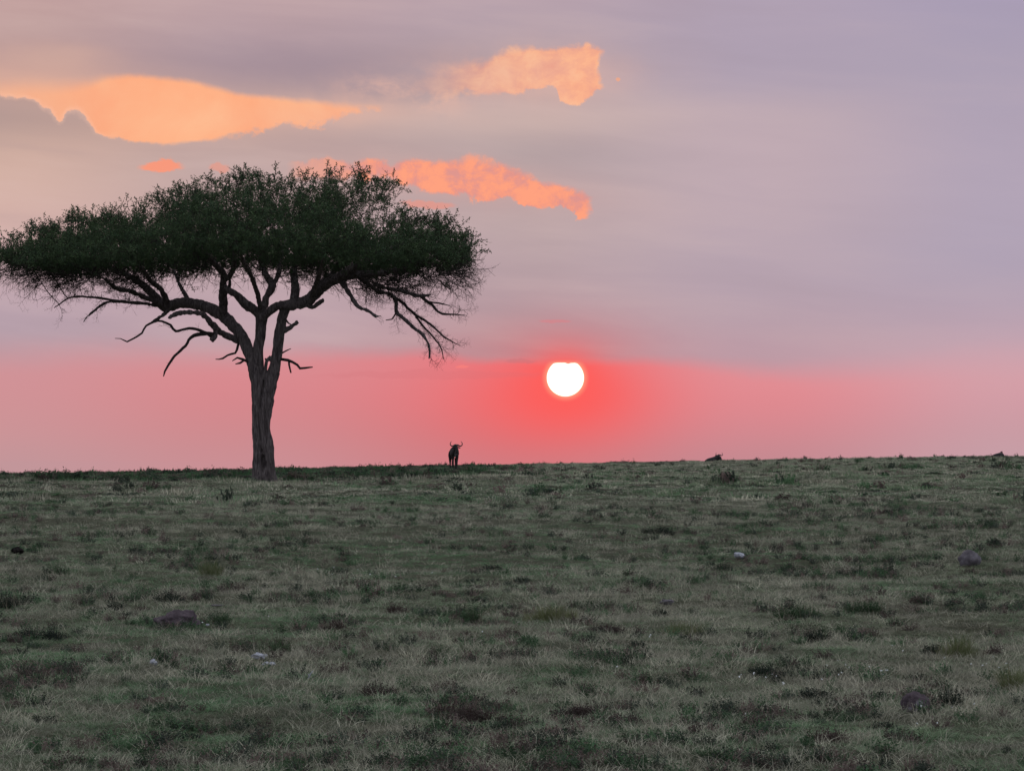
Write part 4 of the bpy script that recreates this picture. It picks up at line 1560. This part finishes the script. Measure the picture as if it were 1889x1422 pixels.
# pale forked stick left of centre
V, F = [], []
x, y, z = px_ground(571, 1258)
for pts in (((-.02, 0, 0), (0, 0, .03), (.012, 0, .055), (.035, 0, .085)), ((0, 0, .03), (-.012, 0, .05))):
    tube(V, F, [Vector(p) for p in pts], [.006, .007, .006, .003][:len(pts)], 6)
o = bpy.data.objects.new("stick", mesh_from("stick", V, F, [mat_white], True))
o.location = (x, y, z + .03)
link(o, category='stick', label='short white forked stick standing in the dry grass left of centre')

# ------------------------------------------------------------------ plants that stand out one by one
def simple_leaf(name, c1, c2):
    return leaf_mat(name, c1, c2, .15)


PL = {
    'dark': simple_leaf("dark_herb", (.016, .024, .016), (.028, .038, .024)),
    'green': simple_leaf("green_herb", (.040, .076, .034), (.058, .096, .042)),
    'brown': simple_leaf("brown_herb", (.050, .034, .030), (.080, .056, .046)),
    'olive': simple_leaf("olive_grass", (.120, .142, .060), (.160, .175, .075)),
    'straw': simple_leaf("straw_grass", (.20, .17, .12), (.28, .24, .17)),
}


def merge(dst, src, mi, dx=0, dy=0, dz=0, sc=1):
    V, F, MI = dst
    v, f = src
    n = len(V)
    V.extend(Vector(p) * sc + Vector((dx, dy, dz)) for p in v)
    F.extend(tuple(i + n for i in q) for q in f)
    MI.extend([mi] * len(f))


def bush(w, h, kind, seed):
    """a low herb or tussock w wide and h tall; returns foliage and stem meshes"""
    random.seed(seed)
    D = ([], [], [])
    n = max(3, int(w / .075))
    for k in range(n * 2):
        u = random.uniform(-1, 1)
        dx_ = u * (w / 2 - .05)
        dy_ = random.gauss(0, min(w, .5) * .18)
        hh = h * (1 - .55 * abs(u) ** 2) * random.uniform(.7, 1.1)
        if kind == 'olive':
            merge(D, clump(seed * 31 + k, 46, .07, hh * 1.15, .006, .55, .28, 3), 0, dx_, dy_)
        else:
            merge(D, forb(seed * 31 + k, 24, .14, hh, .017, 1.2, 13), 0, dx_, dy_)
    S_ = ([], [], [])
    for k in range(n):
        merge(S_, clump(seed * 77 + k, 7, .10, h * 1.25, .0045, .7, .3, 3), 0, random.uniform(-.5, .5) * w, random.gauss(0, .06))
    return D, S_


PLANTS = [
    (385, 1062, 46, 38, 'olive', "rounded olive tussock standing behind the purple brown earth mound"),
    (1215, 985, 62, 24, 'dark', "wide dark herb clump in the upper right half of the grass"),
    (16, 1122, 44, 44, 'dark', "dark herb cut by the left edge above a wide dark patch"),
    (66, 1180, 110, 36, 'dark', "wide dark herb patch spreading near the left edge"),
    (215, 1128, 40, 30, 'dark', "dark herb clump left of the purple brown earth mound"),
    (262, 1130, 26, 22, 'brown', "small brown herb right beside the mound's left end"),
    (410, 1152, 24, 40, 'green', "upright narrow green weed just right of the earth mound"),
    (505, 1205, 70, 46, 'green', "bushy green herb patch behind the broken lilac stones"),
    (430, 1092, 66, 28, 'brown', "brown twiggy herb up the slope from the earth mound"),
    (310, 1110, 60, 26, 'dark', "dark herb clump directly behind the earth mound"),
    (735, 1132, 46, 30, 'brown', "brown grey herb clump left of the centre"),
    (872, 1146, 26, 40, 'green', "upright leafy green weed near the centre of the grass"),
    (856, 1174, 22, 18, 'brown', "little brown herb below the upright leafy weed"),
    (940, 1176, 44, 28, 'brown', "dark brown herb clump near the centre of the grass"),
    (1018, 1144, 110, 36, 'olive', "long olive grass row right of the upright leafy weed"),
    (1172, 1196, 42, 28, 'dark', "compact blackish herb alone on green turf right of centre"),
    (1118, 1166, 70, 24, 'brown', "low brown herb patch up slope from the compact blackish herb"),
    (1262, 1172, 96, 32, 'olive', "olive and brown tussock row right of the compact blackish herb"),
    (1218, 1138, 30, 24, 'dark', "small dark herb beside the flat pinkish grey stone"),
    (1232, 1224, 34, 14, 'dark', "tiny dark forked weed in green turf below the blackish herb"),
    (1412, 1248, 92, 34, 'dark', "broad dark herb mound beside the left group of white flowers"),
    (1505, 1184, 40, 40, 'dark', "dark upright herb between the olive row and the tall tussock"),
    (1470, 1140, 92, 36, 'green', "wide grey green herb patch below the white stone"),
    (1334, 1056, 42, 26, 'dark', "dark twiggy herb just below the white stone"),
    (1550, 1250, 50, 26, 'dark', "dark herb clump above the middle group of white flowers"),
    (1500, 1290, 74, 34, 'dark', "dark sprawling herb below the middle group of white flowers"),
    (1552, 1308, 34, 22, 'dark', "small dark herb at the right end of the sprawling herb"),
    (1768, 1210, 78, 46, 'olive', "tall olive tussock above the domed rock at right"),
    (1722, 1206, 40, 30, 'dark', "dark herb leaning on the left side of the tall olive tussock"),
    (1834, 1206, 44, 16, 'brown', "flat dark brown clod with herbs right of the tall olive tussock"),
    (1872, 1272, 60, 56, 'olive', "bright olive tussock cut by the right edge"),
    (1752, 1304, 50, 60, 'dark', "tall dark weed just right of the domed rock"),
    (1695, 1262, 36, 28, 'dark', "dark weed growing directly behind the domed rock"),
    (880, 1330, 130, 44, 'brown', "large dark brown herb patch at lower centre"),
    (822, 1318, 60, 36, 'brown', "brown herb clump at the left end of the large dark patch"),
    (1078, 1320, 90, 32, 'brown', "reddish brown herb patch right of the large dark patch"),
    (1164, 1342, 74, 38, 'brown', "dark brown twiggy herb at lower centre right"),
    (1050, 1358, 60, 24, 'dark', "low dark herb below the reddish brown patch"),
    (1526, 1372, 90, 44, 'brown', "dark twiggy herb tangle at lower right"),
    (1303, 1402, 60, 34, 'green', "grey green round herb near the bottom right of centre"),
    (540, 1420, 70, 40, 'green', "leafy green plant at the bottom edge left of centre"),
    (700, 1412, 70, 36, 'dark', "dark leafy patch at the bottom edge near the centre"),
    (84, 1336, 60, 30, 'dark', "dark herb low on the left edge side above the bottom"),
    (200, 1364, 56, 22, 'brown', "brown flat herb at lower left near the bottom"),
    (338, 1366, 70, 26, 'dark', "dark flat herb at lower left with dry stalks behind"),
    (838, 1378, 60, 24, 'brown', "small brown herb below the large dark patch"),
    (1625, 1346, 56, 28, 'dark', "dark herb below left of the domed rock"),
    (700, 1285, 80, 36, 'brown', "brown grass stalk thicket left of the large dark patch"),
    (614, 1160, 44, 26, 'brown', "brown herb clump between the earth mound and the centre"),
    (962, 1074, 34, 18, 'dark', "small dark herb in the middle of the pale grass"),
    (905, 1052, 44, 18, 'dark', "flat dark herb up slope near the centre"),
    (250, 1020, 30, 20, 'dark', "small dark herb right of the black dung pile"),
    (1602, 1002, 30, 18, 'dark', "small dark herb left of the grey boulder, far up the slope"),
    (1835, 1005, 36, 20, 'dark', "dark herb just behind and right of the grey boulder"),
    (1700, 1115, 46, 24, 'brown', "brown herb clump below left of the grey boulder"),
    (1595, 1130, 80, 34, 'green', "green herb spread between the white stone and the tall tussock"),
]
for k, (px, py, w_, h_, kind, lab) in enumerate(PLANTS):
    x, y, z = px_ground(px, min(py, 1421))
    s = y / FOC
    (V, F, MI), (V2, F2, MI2) = bush(w_ * s, h_ * s * .92, kind, 500 + k)
    root = bpy.data.objects.new("grass_tussock" if kind == 'olive' else "herb", None)
    root.location = (x, y, z - .01)
    link(root, category='tussock' if kind == 'olive' else 'herb', label=lab, group='low plants standing out of the short grass')
    link(bpy.data.objects.new("foliage", mesh_from("foliage", V, F, [PL[kind]])), root, kind='stuff')
    link(bpy.data.objects.new("stalks", mesh_from("stalks", V2, F2, [PL['straw']])), root, kind='stuff')
